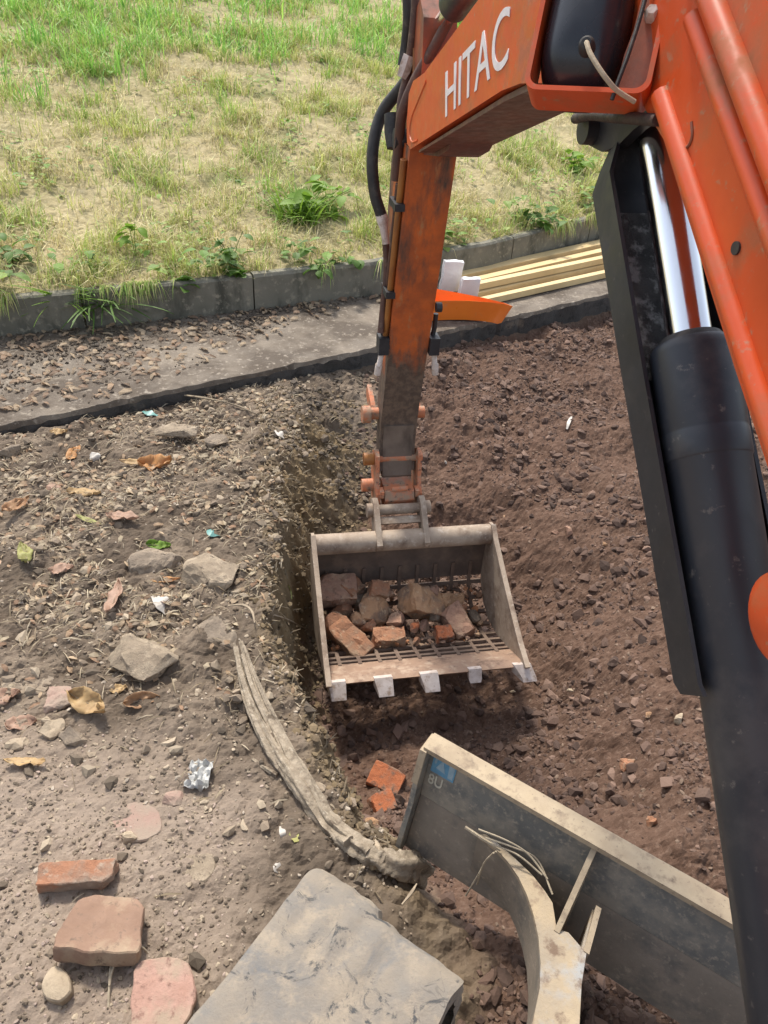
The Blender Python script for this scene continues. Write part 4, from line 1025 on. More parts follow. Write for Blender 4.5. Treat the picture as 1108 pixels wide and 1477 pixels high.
def strip_thing(name, pxs, w, mat, label, cat, lift=.004, th=.002, group=None):
    pts = spline([on_ground(u, v, lift + .004 * (i % 2)) for i, (u, v) in enumerate(pxs)], 5)
    o0 = np.array(pts[0]); mb = MB()
    rings = []
    for i, p in enumerate(pts):
        d = np.array(pts[min(i + 1, len(pts) - 1)]) - np.array(pts[max(i - 1, 0)]); d /= np.linalg.norm(d) + 1e-9
        a = np.cross(d, [0, 0, 1]); a /= np.linalg.norm(a) + 1e-9; ww = w * (.35 + .65 * math.sin(math.pi * min(max(i / (len(pts) - 1), .08), .92)))
        tl = .3 * math.sin(i * .9); up = np.array([0, 0, 1.])
        rings.append([p - a * ww - up * ww * tl, p + a * ww + up * ww * tl, p + a * ww + up * (th + ww * tl), p - a * ww + up * (th - ww * tl)])
    mb.face_loop(rings)
    return tag(mb.build(name, mat, None, origin=o0), label, cat, group)
bm.free()
strip_thing('white_scrap', [(824, 604), (820, 612), (817, 622)], .009, 'white_scrap', 'short white strip on the loose soil left of the cylinder guard', 'scrap', .012)
strip_thing('white_scrap', [(397, 624), (404, 629), (411, 636)], .016, 'white_scrap', 'white torn scrap on the earth at the far end of the pit', 'scrap', .01)
strip_thing('white_scrap', [(222, 862), (233, 872), (246, 886), (258, 890)], .026, 'white_scrap', 'torn whitish scrap between straw stalks left of the trench', 'scrap', .01)
strip_thing('white_scrap', [(128, 562), (158, 564), (196, 569)], .016, 'white_scrap', 'long whitish strip lying on the path near its front edge', 'scrap', .012)
strip_thing('white_scrap', [(396, 1250), (400, 1255), (406, 1262)], .011, 'white_scrap', 'small white scrap left of the track corner', 'scrap', .008)
strip_thing('straw_stalk', [(362, 1236), (372, 1236), (383, 1237)], .005, 'twig', 'short pale straw stalk left of the track corner', 'stalk', .006)
strip_thing('white_scrap', [(405, 1195), (408, 1205), (410, 1216)], .008, 'white_scrap', 'slim white chip near the lower end of the long root', 'scrap', .008)
strip_thing('green_leaf', [(418, 1205), (424, 1210), (428, 1218)], .012, 'leaf_yellow', 'tiny yellow green leaf near the lower bend of the long root', 'leaf', .01)
strip_thing('teal_scrap', [(302, 768), (306, 774), (318, 777)], .016, 'teal', 'teal plastic scrap beside the green leaf left of the pit', 'scrap', .012)
strip_thing('teal_scrap', [(206, 597), (216, 600), (228, 603)], .018, 'teal', 'teal plastic scrap tucked under the path edge', 'scrap', .012)
strip_thing('red_scrap', [(146, 534), (152, 536), (160, 537)], .018, 'brick_dusty', 'dull red fragment on the path among dead leaves', 'scrap', .012)
strip_thing('straw_stalk', [(82, 796), (96, 797), (111, 806)], .006, 'twig', 'curved pale stalk right of the yellow green leaf', 'stalk', .008)
strip_thing('straw_stalk', [(270, 866), (265, 877), (260, 890)], .005, 'twig', 'pale straw stalk leaning right of the torn whitish scrap', 'stalk', .012)
# crumpled clear film
mb = MB(); g = ground_at(287, 1122); rr = random.Random(5)
bm = mb.bm; bmesh.ops.create_grid(bm, x_segments=12, y_segments=12, size=.05)
for v in bm.verts:
    x, y = v.co.x, v.co.y
    v.co = Vector((g[0] + x * .62 + .008 * mnoise.noise(Vector((x * 60, y * 60, 1))), g[1] + y * .85, g[2] + .016 + .03 * mnoise.noise(Vector((x * 45, y * 45, 3))) + .012 * mnoise.noise(Vector((x * 110, y * 110, 3)))))
film = tag(mb.build('plastic_film', 'clear', None, origin=g, ang=15), 'crumpled clear plastic film on the earth left of the long root', 'plastic film')
film.modifiers.new('thick', 'SOLIDIFY').thickness = .0012

# ------------------------------------------------------------------ dead leaves
def leaf(u, v, ln, wd, yaw, mat, label, curl=.4, roll=.1, pitch=.0, seed=1, lift=.012, name='dead_leaf', cat='leaf'):
    bm = bmesh.new(); nx_, ny_ = 13, 6; vs = []
    r = random.Random(seed)
    for i in range(nx_ + 1):
        f = i / nx_; w = wd * (math.sin(math.pi * f ** .85) ** .8) * .5 + .0008; row = []
        for j in range(ny_ + 1):
            g_ = j / ny_ * 2 - 1
            x = (f - .5) * ln; y = g_ * w * (1 + .22 * mnoise.noise(Vector((f * 7, (j > 3) * 5, seed)))) + .10 * wd * mnoise.noise(Vector((f * 2.5, 3, seed)))
            z = .42 * curl * wd * (g_ * g_) * .5 + .35 * curl * ln * (f - .5) ** 2 + .32 * wd * mnoise.noise(Vector((f * 4, g_ * 1.6, seed))) + .2 * wd * mnoise.noise(Vector((f * 11, g_ * 4, seed)))
            row.append(bm.verts.new((x, y, z)))
        vs.append(row)
    for a, b in zip(vs, vs[1:]):
        for j in range(ny_): bm.faces.new((a[j], b[j], b[j + 1], a[j + 1]))
    o = place(name, bm, mat, on_ground(u, v, lift), (roll, pitch, yaw), label, cat, None, True, 60)
    s = o.modifiers.new('thick', 'SOLIDIFY'); s.thickness = .0009
    # midrib and stalk
    mb = MB(); mb.tube([(-.5 * ln - .018, .002, .35 * curl * ln * .25 + .003), (-.5 * ln, 0, .35 * curl * ln * .25), (-.2 * ln, 0, .0005), (.2 * ln, 0, .0005), (.42 * ln, 0, .35 * curl * ln * .15)], [.0011, .0012, .001, .0008, .0004], 6)
    st_ = mb.build('stalk', 'twig', o, origin=(0, 0, 0))
    return o
LV = [
    (106, 660, .125, .045, 1.5, 'leaf_orange', 'upright pointed orange leaf left of the white pebble', .5, .5, 0),
    (122, 716, .135, .05, .02, 'leaf_tan', 'flat tan pointed leaf lying across below the upright orange leaf', .3, -.1, 0),
    (24, 735, .13, .05, 1.15, 'leaf_brown', 'brown curled leaf at the left border', .8, .4, .1),
    (226, 676, .14, .075, .25, 'leaf_orange', 'big crumpled orange brown leaf below the flat raised stone', 1.2, .25, -.1),
    (196, 672, .13, .03, .15, 'leaf_tan', 'narrow tan curl of leaf touching the big crumpled orange leaf', .8, .3, .1),
    (178, 752, .13, .055, -.05, 'leaf_pink', 'pale brown leaf with ragged edges below the tan pointed leaf', .5, -.1, 0),
    (37, 803, .115, .05, 2.15, 'leaf_yellow', 'yellow green leaf near the left border', .4, .3, 0),
    (167, 868, .165, .05, 1.62, 'leaf_pink', 'long pinkish brown leaf pointing up, left of the torn whitish scrap', .6, -.3, 0),
    (90, 826, .085, .05, .3, 'leaf_pink', 'small pinkish leaf half buried right below the curved stalk', .4, .1, 0),
    (130, 1022, .125, .068, -.35, 'leaf_tan', 'big curled tan leaf left of the layered stone, the largest of its row', 1.1, .3, .1),
    (206, 1016, .105, .045, .35, 'leaf_brown', 'folded brown leaf below the layered stone', 1.1, .6, 0),
    (172, 1000, .05, .03, .4, 'leaf_tan', 'little tan leaf between the curled leaf and the layered stone', .6, .1, 0),
    (8, 1012, .09, .05, .5, 'leaf_pink', 'reddish leaf tip cut by the left border beside the flat stone', .6, .1, 0),
    (38, 1106, .11, .035, .05, 'leaf_tan', 'pale slim leaf on the border of the smooth earth', .8, -.3, 0),
    (33, 1050, .085, .05, .2, 'leaf_pink', 'small pink brown leaf above the pale slim leaf', .5, .1, 0),
    (240, 842, .10, .025, .25, 'leaf_orange', 'slim orange leaf sliver over the torn whitish scrap', .6, .2, 0),
    (345, 486, .13, .07, 1.3, 'leaf_orange', 'orange leaf standing on the path among brown litter', .9, .7, .2),
    (330, 498, .15, .05, .35, 'leaf_pink', 'pinkish leaf lying at the foot of the orange leaf on the path', .7, .2, 0),
    (285, 528, .13, .05, 1.0, 'leaf_pink', 'pale brown leaf on the middle of the path', .6, .2, 0),
    (225, 508, .17, .06, -.6, 'leaf_pink', 'faded leaf on the path left of the orange leaf', .6, .2, 0),
    (512, 463, .13, .035, -.7, 'leaf_brown', 'dark narrow leaf lying alone on the clean path left of the arm', .5, .1, 0),
    (72, 541, .12, .03, -.35, 'leaf_tan', 'pale curled strip of leaf on the left of the path', .7, .1, 0),
    (108, 516, .12, .035, 1.5, 'leaf_tan', 'pale hooked leaf by the kerb on the left of the path', .9, .6, 0),
    (86, 628, .075, .04, .3, 'leaf_tan', 'small tan leaf just under the path edge', .6, .1, 0),
    (230, 792, .09, .04, .1, 'weed_bright', 'fresh green leaf poking from a dark gap left of the pit', .5, .3, 0),
    (130, 756, .13, .02, -.4, 'leaf_yellow', 'narrow greenish leaf below the flat tan leaf', .5, .1, 0),
]
for k, (u, v, ln, wd, yaw, mt, lab, cu, ro, pi_) in enumerate(LV): leaf(u, v, ln, wd, yaw, mt, lab, cu, ro, pi_, k + 3, .014 + .1 * wd)

# ------------------------------------------------------------------ roots, twigs, string
def root_strand(pts, r0, r1, seed, n=28, groove=.34):
    pts = spline(pts, 10); N = len(pts); mb = MB(); rings = []; up = None
    for i, p in enumerate(pts):
        f = i / (N - 1); r = r0 + (r1 - r0) * f
        d = pts[min(i + 1, N - 1)] - pts[max(i - 1, 0)]; d /= np.linalg.norm(d) + 1e-9
        a = np.cross(d, [0, 0, 1.]); a /= np.linalg.norm(a) + 1e-9; b = np.cross(a, d); ring = []
        for t in np.linspace(0, 2 * math.pi, n, endpoint=False):
            tw = t + f * 1.6
            g_ = 1 + groove * math.sin(tw * 5 + seed) * .5 + groove * mnoise.noise(Vector((math.cos(tw) * 1.6, math.sin(tw) * 1.6, f * 4 + seed))) + .22 * mnoise.noise(Vector((math.cos(tw) * 4, math.sin(tw) * 4, f * 22 + seed))) + .10 * mnoise.noise(Vector((math.cos(tw) * 9, math.sin(tw) * 9, f * 12 + seed)))
            ring.append(p + r * g_ * (a * math.cos(t) + b * math.sin(t)))
        rings.append(ring)
    mb.face_loop(rings); return mb
def gz_(u, v, dz):
    q = ground_at(u, v); return np.array([q[0], q[1], q[2] + dz])
def lip_z(u, v, z): return onz(u, v, z)
r0p = lip_z(395, 1075, -.01)
def lay(pts, ra, rb):
    out = []
    for i, (u, v, z) in enumerate(pts):
        r = ra + (rb - ra) * i / (len(pts) - 1); q = onz(u, v, z)
        for _ in range(4): q = onz(u, v, max(z, H(q[0], q[1]) + r * .75, z))
        out.append(q)
    return out
rootE = empty('dead_root', r0p, 'long weathered grey split root lying along the edge of the pit', 'root')
for k, (pts, ra, rb) in enumerate([
    ([(347, 926, .03), (362, 968, .03), (382, 1020, .02), (408, 1070, .01), (436, 1122, -.02), (468, 1178, -.05), (498, 1208, -.07), (532, 1232, -.09)], .007, .025),
    ([(340, 934, .035), (352, 985, .03), (374, 1040, .02), (402, 1090, .0), (432, 1135, -.03), (470, 1190, -.06), (505, 1218, -.08)], .008, .020),
    ([(343, 962, .02), (356, 1012, .015), (378, 1062, .0), (405, 1105, -.01), (440, 1150, -.04)], .005, .016),
    ([(364, 1095, .0), (382, 1108, .0), (400, 1118, -.01)], .005, .006),
    ([(338, 928, .04), (346, 960, .035), (362, 1010, .025), (388, 1066, .015), (418, 1118, .0)], .0035, .009),
    ([(352, 932, .045), (372, 985, .04), (398, 1040, .025), (428, 1095, .005), (455, 1145, -.02)], .004, .010),
    ([(346, 975, .03), (366, 1030, .02), (392, 1085, .005)], .0025, .006),
    ([(350, 945, .04), (368, 1000, .035), (392, 1050, .02), (420, 1105, .0), (450, 1150, -.03)], .006, .014)]):
    root_strand(lay(pts, ra, rb), ra, rb, k * 3.1).build('strand', 'wood_root', rootE, origin=r0p, ang=70)
q0 = lip_z(585, 1236, -.07)
tag(root_strand([*lay([(526, 1232, -.09), (552, 1241, -.09), (580, 1249, -.09), (606, 1254, -.09)], .020, .030)], .022, .037, 9.3, 24, .30).build('root_stump', 'wood_root', None, origin=q0, ang=70),
    'short thick root stub lying between the lower end of the long root and the blade', 'root')
strip_thing('twig', [(385, 893), (404, 897), (424, 904), (442, 914)], .0045, 'twig', 'thin bent rootlet sticking out of the pit wall left of the bucket', 'rootlet', .02, .004)
strip_thing('twig', [(416, 850), (419, 860), (421, 870)], .005, 'leaf_yellow', 'tiny pale yellow shoot on the pit wall left of the bucket', 'shoot', .02, .003)
strip_thing('twig', [(330, 884), (352, 884), (364, 892), (368, 910)], .004, 'twig', 'thin hooked root at the trench lip above the long grey root', 'rootlet', .03, .004)
strip_thing('twig', [(230, 572), (290, 580), (340, 590), (372, 605)], .005, 'bark', 'long thin dark root running under the path edge', 'rootlet', .02, .005)
strip_thing('twig', [(150, 690), (120, 700), (60, 690), (140, 668)], .0, 'bark', 'x', 'rootlet') if False else None
strip_thing('twig', [(98, 690), (128, 672), (165, 650)], .004, 'bark', 'thin dark twig pointing up right behind the round white pebble', 'twig', .01, .005)
strip_thing('twig', [(150, 696), (172, 690), (205, 672)], .005, 'bark', 'dark twig lying left of the big crumpled orange leaf', 'twig', .01, .005)
strip_thing('twig', [(96, 862), (118, 850), (140, 842)], .007, 'bark', 'dark olive twig right of the small pinkish leaf', 'twig', .01, .006)
strip_thing('twig', [(575, 1338), (588, 1322), (596, 1308)], .003, 'twig', 'pale splinter sticking up at the front edge of the track', 'splinter', .10, .006)
# string by the stones
s0 = on_ground(205, 1385, .02)
mb = MB(); mb.tube(spline([on_ground(158, 1470, .012), on_ground(160, 1430, .02), on_ground(168, 1405, .035), on_ground(186, 1388, .05), on_ground(192, 1372, .045)], 8), .0026, 8)
mb.tube(spline([on_ground(160, 1428, .02), on_ground(164, 1402, .03), on_ground(180, 1392, .048), on_ground(205, 1380, .045), on_ground(216, 1384, .03)], 8), .0026, 8)
tag(mb.build('string', 'rope', None, origin=s0), 'frayed pale string looping between the brown slab and the pink tile', 'string')
# fibrous roots caught on the blade and push arm
rt0 = onz(720, 1225, .22); mb = MB()
for k, pts in enumerate([[(671, 1193, .20), (700, 1212, .19), (722, 1226, .18)], [(690, 1196, .22), (730, 1212, .22), (762, 1232, .20), (790, 1268, .18)], [(700, 1208, .21), (740, 1222, .21), (775, 1240, .19), (797, 1290, .17)],
                         [(716, 1228, .2), (702, 1240, .16), (690, 1262, .08), (672, 1292, .0)], [(712, 1230, .2), (698, 1246, .14), (688, 1276, .04)], [(704, 1216, .2), (745, 1232, .20), (782, 1262, .18)]]):
    mb.tube(spline([onz(*p) for p in pts], 6), .0042 if k == 0 else .0022, 6)
tag(mb.build('fibrous_roots', 'rope', None, origin=rt0), 'tangled thin roots caught across the blade and the flared push arm', 'roots')

# ------------------------------------------------------------------ things on the path behind: timber, tray, wrappers
G_T = 'pale sawn timber battens stacked on the path'
def batten(pa, pb, z0, w, h, lab):
    a = onz(*pa, z0 + h); b = onz(*pb, z0 + h); a[2] = b[2] = z0 + h / 2; d = b - a; L = np.linalg.norm(d); d /= L; n = np.array([-d[1], d[0], 0])
    o0 = (a + b) / 2; mb = MB(); mb.box(o0, d * L / 2, n * w / 2, np.array([0, 0, h / 2]))
    return tag(mb.build('timber_batten', 'timber', None, bev=.003, origin=o0), lab, 'timber', G_T)
batten((655, 396), (905, 340), .024, .085, .045, 'pale sawn batten at the back of the stack, against the kerb')
batten((655, 409), (905, 352), .026, .060, .045, 'second pale batten from the kerb in the stack on the path')
batten((668, 412), (910, 362), .072, .050, .040, 'pale batten riding on top of the middle of the stack')
batten((668, 424), (905, 371), .025, .070, .040, 'pale wide batten third from the kerb, under the top one')
batten((688, 432), (910, 383), .025, .045, .040, 'pale narrow batten at the front of the stack on the path')
# orange tray, a pointed shallow scoop
def tray():
    zr, zb = .15, .028
    o0 = onz(680, 446, zb)
    rim = [onz(u, v, zr) for u, v in [(598, 436), (640, 434), (675, 434), (705, 436), (728, 439), (740, 442), (728, 437), (700, 430), (665, 423), (632, 417), (598, 412)]]
    c0 = np.mean(rim, 0)
    def ring(f, z): return [np.array([c0[0] + (p[0] - c0[0]) * f - .01 * (1 - f), c0[1] + (p[1] - c0[1]) * f, z]) for p in rim]
    mb = MB(); mb.face_loop([ring(.74, zb), ring(.82, zb + .012), ring(.985, zr - .006), ring(1.0, zr), ring(.965, zr + .001), ring(.80, zb + .02), ring(.70, zb + .008)])
    o = mb.build('plastic_tray', 'orange_plastic', None, origin=o0, ang=50)
    tag(o, 'bright orange pointed plastic scoop tray lying on the path edge behind the arm', 'tray')
tray()
G_W = 'white wrapped packs behind the tray'
def pack(u, v, z, dims, yaw, seed, lab):
    bm = bmesh.new(); bmesh.ops.create_cube(bm, size=1); bmesh.ops.subdivide_edges(bm, edges=bm.edges[:], cuts=4, use_grid_fill=True)
    for v_ in bm.verts:
        c = v_.co; v_.co = Vector((c.x * dims[0], c.y * dims[1], c.z * dims[2])) + .009 * Vector((mnoise.noise(c * 5 + Vector((seed, 0, 0))), mnoise.noise(c * 5 + Vector((0, seed, 0))), mnoise.noise(c * 5 + Vector((0, 0, seed)))))
    q = onz(u, v, z + .02); place('white_pack', bm, 'white_plastic', q, (.1, .05, yaw), lab, 'wrapper', G_W)
pack(651, 398, .12, (.13, .035, .20), .3, 2, 'taller white wrapped pack standing next to the arm behind the orange tray')
pack(677, 414, .10, (.12, .04, .12), .3, 5, 'lower white wrapped pack beside the timber ends')
strip_thing('blue_scrap', [(688, 486), (696, 487), (704, 489)], .018, 'navy', 'dark blue scrap on the soil under the orange tray', 'scrap', .012)

# ------------------------------------------------------------------ weeds by the kerb
LM = {}
def weed_leaf_mesh(kind):
    if kind in LM: return LM[kind]
    bm = bmesh.new(); n = 8; rows = []
    for i in range(n + 1):
        f = i / n
        w = {'round': .46 * math.sin(math.pi * min(f + .03, 1)) ** .6, 'oval': .28 * math.sin(math.pi * f ** .9) ** .8, 'blade': .020 * (1 - f) ** .5 + .002}[kind] + .004
        z = {'round': .10 * math.sin(f * 3), 'oval': .22 * f * (1 - f) - .15 * f * f, 'blade': -.35 * f * f}[kind]
        rows.append([bm.verts.new((f, -w, z + .25 * w)), bm.verts.new((f, 0, z)), bm.verts.new((f, w, z + .25 * w))])
    for a, b in zip(rows, rows[1:]):
        for j in range(2): bm.faces.new((a[j], b[j], b[j + 1], a[j + 1]))
    finish(bm, True, 80); me = bpy.data.meshes.new('leaf'); bm.to_mesh(me); bm.free(); LM[kind] = me; return me
def weed(name, base, n, h, spread, kind, size, mat, label, cat='weed', seed=1, lean=(0, 0), droop=0):
    r = random.Random(seed)
    root = empty(name, base, label, cat)
    key = (kind, mat)
    if key not in LM:
        me = weed_leaf_mesh(kind).copy(); me.materials.clear(); me.materials.append(MAT[mat]); LM[key] = me
    me = LM[key]
    stems = MB(); b0 = np.array([0, 0, 0.])
    ns = max(2, n // 6) if kind != 'blade' else 1
    heads = []
    for k in range(ns):
        a = r.uniform(0, 6.28); e = np.array([math.cos(a) * spread * .6 + lean[0], math.sin(a) * spread * .6 + lean[1], h * r.uniform(.7, 1)])
        stems.tube(spline([b0 + np.array([0, 0, -.03]), e * np.array([.4, .4, .6]), e], 4), .0022 if kind != 'blade' else .001, 5); heads.append(e)
    stems.build('stem', mat, root, origin=(0, 0, 0))
    for k in range(n):
        o = bpy.data.objects.new('leaf', me); COL.objects.link(o); o.parent = root
        e = heads[k % ns]
        if kind == 'blade':
            o.location = (r.uniform(-1, 1) * spread * .25, r.uniform(-1, 1) * spread * .25, -.01)
            o.rotation_euler = (r.uniform(-.6, .6), -r.uniform(.5, 1.35) + droop, r.uniform(0, 6.28)); s = size * r.uniform(.6, 1.15)
        else:
            f = r.uniform(.25, 1.0); o.location = Vector(e * np.array([f * .6 + .1, f * .6 + .1, f])) + Vector((r.uniform(-1, 1), r.uniform(-1, 1), r.uniform(-.5, .5))) * spread * .25
            o.rotation_euler = (r.uniform(-.5, .5), r.uniform(-.7, .5) + droop, r.uniform(0, 6.28)); s = size * r.uniform(.6, 1.2)
        o.scale = (s, s, s)
    return root
def bank_at(u, v): return ground_at(u, v)
weed('weed', bank_at(336, 392), 26, .24, .16, 'oval', .085, 'weed', 'tall leafy weed at the kerb, right of the plant with yellow leaves', 'weed', 1, (0, -.03))
weed('weed', bank_at(338, 400), 12, .06, .14, 'round', .07, 'weed', 'low round-leaved weed hanging over the kerb under the tall leafy weed', 'weed', 2, (0, -.1), .4)
weed('weed', bank_at(196, 372), 12, .22, .09, 'oval', .085, 'weed_bright', 'slim weed with yellowish leaves standing alone near the kerb', 'weed', 3)
weed('weed', bank_at(262, 412), 14, .05, .18, 'round', .075, 'weed', 'round-leaved weed spilling down the kerb left of the tall leafy weed', 'weed', 4, (.05, -.14), .5)
weed('weed', bank_at(462, 390), 13, .06, .16, 'round', .07, 'weed', 'small low weed on the kerb, left neighbour of the weed beside the arm', 'weed', 5, (0, -.12), .5)
weed('weed', bank_at(506, 380), 14, .08, .16, 'round', .065, 'weed', 'leafy weed on the kerb right beside the arm', 'weed', 6, (0, -.12), .4)
weed('weed', bank_at(462, 312), 34, .20, .34, 'oval', .15, 'weed_bright', 'broad bright green leafy clump on the bank left of the arm', 'weed', 7)
weed('grass_tuft', bank_at(430, 316), 150, .10, .50, 'blade', .26, 'weed_bright', 'bright grass tuft left of the broad leafy clump', 'grass tuft', 8)
weed('weed', bank_at(776, 332), 26, .14, .26, 'oval', .10, 'weed', 'dark green leafy weed on the bank above the timber', 'weed', 9)
weed('grass_tuft', bank_at(150, 434), 90, .06, .30, 'blade', .28, 'weed', 'long-bladed grass tuft drooping over the kerb on the left', 'grass tuft', 10, (0, -.05), .5)
weed('grass_tuft', bank_at(88, 432), 45, .06, .10, 'blade', .26, 'weed_bright', 'small bright grass tuft on the kerb left of the drooping tuft', 'grass tuft', 11, (0, -.05), .4)
weed('weed', bank_at(22, 380), 20, .12, .2, 'oval', .09, 'weed', 'leafy weed near the kerb at the left border', 'weed', 12)
weed('weed', bank_at(828, 250), 30, .2, .3, 'oval', .12, 'weed_bright', 'bright leafy weed on the bank between the boom and the cylinder guard', 'weed', 13)

# ------------------------------------------------------------------ grass on the bank
def grass(name, n, box, dens, hmin, hmax, wid, pal, seed, label, flat=.3):
    g = np.random.default_rng(seed)
    N3 = n * 4; x = g.uniform(box[0], box[1], N3); t = g.uniform(0, 1, N3); y = box[2] + (box[3] - box[2]) * t ** 1.35
    kd = (y - yk(x)) * .85
    tuft = np.clip(.55 + 1.4 * vnoise(x * 6.5, y * 6.5, 77) + .6 * vnoise(x * 15, y * 15, 78), .12, 1.3)
    bare = np.clip(.95 + 1.6 * fbm(x * 1.2, y * 1.2, 3, 55) - .45 * np.exp(-((kd - 1.9) / .8) ** 2), .16, 1)
    keep = (g.uniform(0, 1, N3) < tuft * bare) & (kd > .05) & (np.abs(x) < .62 * y + .6) & (g.uniform(0, 1, N3) < dens(x, y, kd))
    x, y, tuft = x[keep][:n], y[keep][:n], tuft[keep][:n]; n = len(x)
    jx = np.clip(np.searchsorted(xs, x) - 1, 0, len(xs) - 2); jy = np.clip(np.searchsorted(ys, y) - 1, 0, len(ys) - 2)
    z = Z[jy, jx] - .004
    h = g.uniform(hmin, hmax, n) * (.6 + .7 * np.clip(tuft, 0, 1)) * (1 + .6 * np.clip(vnoise(x * 3, y * 3, seed), -1, 1)); a = g.uniform(0, 2 * np.pi, n); bend = g.uniform(.15, 1.0, n) * (1 + flat)
    w = wid * g.uniform(.6, 1.4, n) * (1 + .08 * (y - 5)); dx, dy = np.cos(a), np.sin(a); px_, py_ = -dy, dx
    V = np.zeros((n, 5, 3))
    for k, (f, ww) in enumerate([(0, 1), (0, -1), (.55, .8), (.55, -.8), (1, 0)]):
        off = bend * h * f * f * .9; zz = h * f * (1 - .28 * bend * f)
        V[:, k, 0] = x + dx * off + px_ * w * ww; V[:, k, 1] = y + dy * off + py_ * w * ww; V[:, k, 2] = z + zz
    T = np.arange(n)[:, None, None] * 5 + np.array([[0, 1, 3], [0, 3, 2], [2, 3, 4]])[None]
    pal = np.array(pal); c = pal[g.integers(0, len(pal), n)] * g.uniform(.75, 1.25, (n, 1))
    np_mesh(name, V.reshape(-1, 3), T.reshape(-1, 3), 'grass', np.repeat(c, 5, 0), kind='stuff', label=label)
def patch(x, y, sc, seed): return fbm(x * sc, y * sc, 3, seed)
STRAW = [(.64, .55, .30), (.72, .63, .37), (.54, .47, .24), (.60, .58, .28)]
OLIVE = [(.45, .52, .14), (.54, .57, .18), (.36, .45, .11), (.58, .57, .23)]
GREEN = [(.28, .46, .08), (.36, .53, .11), (.43, .56, .14), (.30, .44, .11)]
LUSH = [(.20, .46, .08), (.28, .54, .10), (.36, .60, .12), (.42, .60, .15)]
far_g = lambda x, y, kd: np.clip((kd - 3.05 + .9 * patch(x, y, 1.1, 5) + .75 * np.exp(-((x + 3.4) / 1.3) ** 2) - .5 * np.exp(-((x + 1.4) / .8) ** 2)) / .7, 0, 1) * np.clip(.8 + 1.3 * patch(x, y, 2.4, 15), 0, 1)
grass('dry_grass', 90000, (-7, 7, 3.4, 11), lambda x, y, kd: np.clip(.62 + 1.1 * patch(x, y, 1.3, 2), .06, 1) * (1 - .8 * far_g(x, y, kd)), .04, .13, .0026, STRAW, 101, 'dry straw-coloured grass covering the bank', .8)
grass('olive_grass', 100000, (-7, 7, 3.4, 11), lambda x, y, kd: np.clip(.50 + 1.6 * patch(x, y, 1.7, 3), .05, 1), .04, .13, .0028, OLIVE, 102, 'thin olive green grass patches on the bank', .4)
grass('green_grass', 40000, (-7, 7, 3.4, 9), lambda x, y, kd: np.clip(-.15 + 2.4 * patch(x, y, 1.5, 9), 0, 1) * np.clip(kd / .15, 0, 1), .04, .14, .0028, GREEN, 103, 'fresh green grass patches on the lower bank', .3)
grass('lush_grass', 52000, (-8, 8, 6.4, 15), lambda x, y, kd: far_g(x, y, kd), .08, .24, .0036, LUSH, 104, 'lush tall green grass along the top of the bank', .4)
grass('kerb_grass', 14000, (-4, 3.2, 2.6, 7.5), lambda x, y, kd: (kd < .20) * np.clip(.35 + 1.4 * patch(x, y, 3, 12), .04, 1), .06, .20, .0022, STRAW + OLIVE, 105, 'dry grass fringe hanging along the kerb top', .9)

# ------------------------------------------------------------------ crumbs, clods and litter nobody could count
def ico(sub):
    bm = bmesh.new(); bmesh.ops.create_icosphere(bm, subdivisions=sub, radius=1)
    v = np.array([q.co[:] for q in bm.verts]); f = np.array([[q.index for q in p.verts] for p in bm.faces]); bm.free(); return v, f
def scatter(name, pos, size, tint, sub, seed, label, squash=(.45, .9), lift=.15, mat='tint'):
    g = np.random.default_rng(seed); v0, f0 = ico(sub); n = len(pos); K = 9
    temps = []
    for k in range(K):
        d = 1 + .30 * g.standard_normal(len(v0)) * (.55 if sub > 1 else .8)
        d = np.clip(d, .45, 1.6)
        if sub > 1:
            ph = g.uniform(0, 6, 3); d = d * (1 + .22 * np.sin(v0[:, 0] * 3 + ph[0]) * np.sin(v0[:, 1] * 3 + ph[1]))
        q = v0 * d[:, None]
        for _ in range(4):
            nn = g.standard_normal(3); nn /= np.linalg.norm(nn); ex = np.clip(q @ nn - .62, 0, None); q = q - ex[:, None] * nn
        temps.append(q)
    temps = np.array(temps); kk = g.integers(0, K, n)
    S = np.stack([size * g.uniform(.8, 1.3, n), size * g.uniform(.7, 1.1, n), size * g.uniform(*squash, n)], 1)
    a = g.uniform(0, 2 * np.pi, n); b = g.uniform(-.6, .6, n)
    q = temps[kk] * S[:, None, :]
    y1 = q[:, :, 1] * np.cos(b)[:, None] - q[:, :, 2] * np.sin(b)[:, None]; z1 = q[:, :, 1] * np.sin(b)[:, None] + q[:, :, 2] * np.cos(b)[:, None]
    x2 = q[:, :, 0] * np.cos(a)[:, None] - y1 * np.sin(a)[:, None]; y2 = q[:, :, 0] * np.sin(a)[:, None] + y1 * np.cos(a)[:, None]
    V = np.stack([x2, y2, z1], -1) + pos[:, None, :] + np.array([0, 0, 1]) * (S[:, 2] * lift)[:, None, None]
    T = np.arange(n)[:, None, None] * len(v0) + f0[None]
    np_mesh(name, V.reshape(-1, 3), T.reshape(-1, 3), mat, np.repeat(tint, len(v0), 0), smooth=False, kind='stuff', label=label)
def sample(n, box, prob, seed):
    g = np.random.default_rng(seed); x = g.uniform(box[0], box[1], n * 6); y = box[2] + (box[3] - box[2]) * g.uniform(0, 1, n * 6) ** 1.2
    jx = np.searchsorted(xs, x) - 1; jy = np.searchsorted(ys, y) - 1
    k = (g.uniform(0, 1, n * 6) < prob(x, y, jx, jy)) & (np.abs(x) < .56 * y + .42)
    x, y, jx, jy = x[k][:n], y[k][:n], jx[k][:n], jy[k][:n]
    return np.stack([x, y, Z[jy, jx]], 1), g
def tints(n, pal, g): return np.array(pal)[g.integers(0, len(pal), n)] * g.uniform(.75, 1.25, (n, 1))
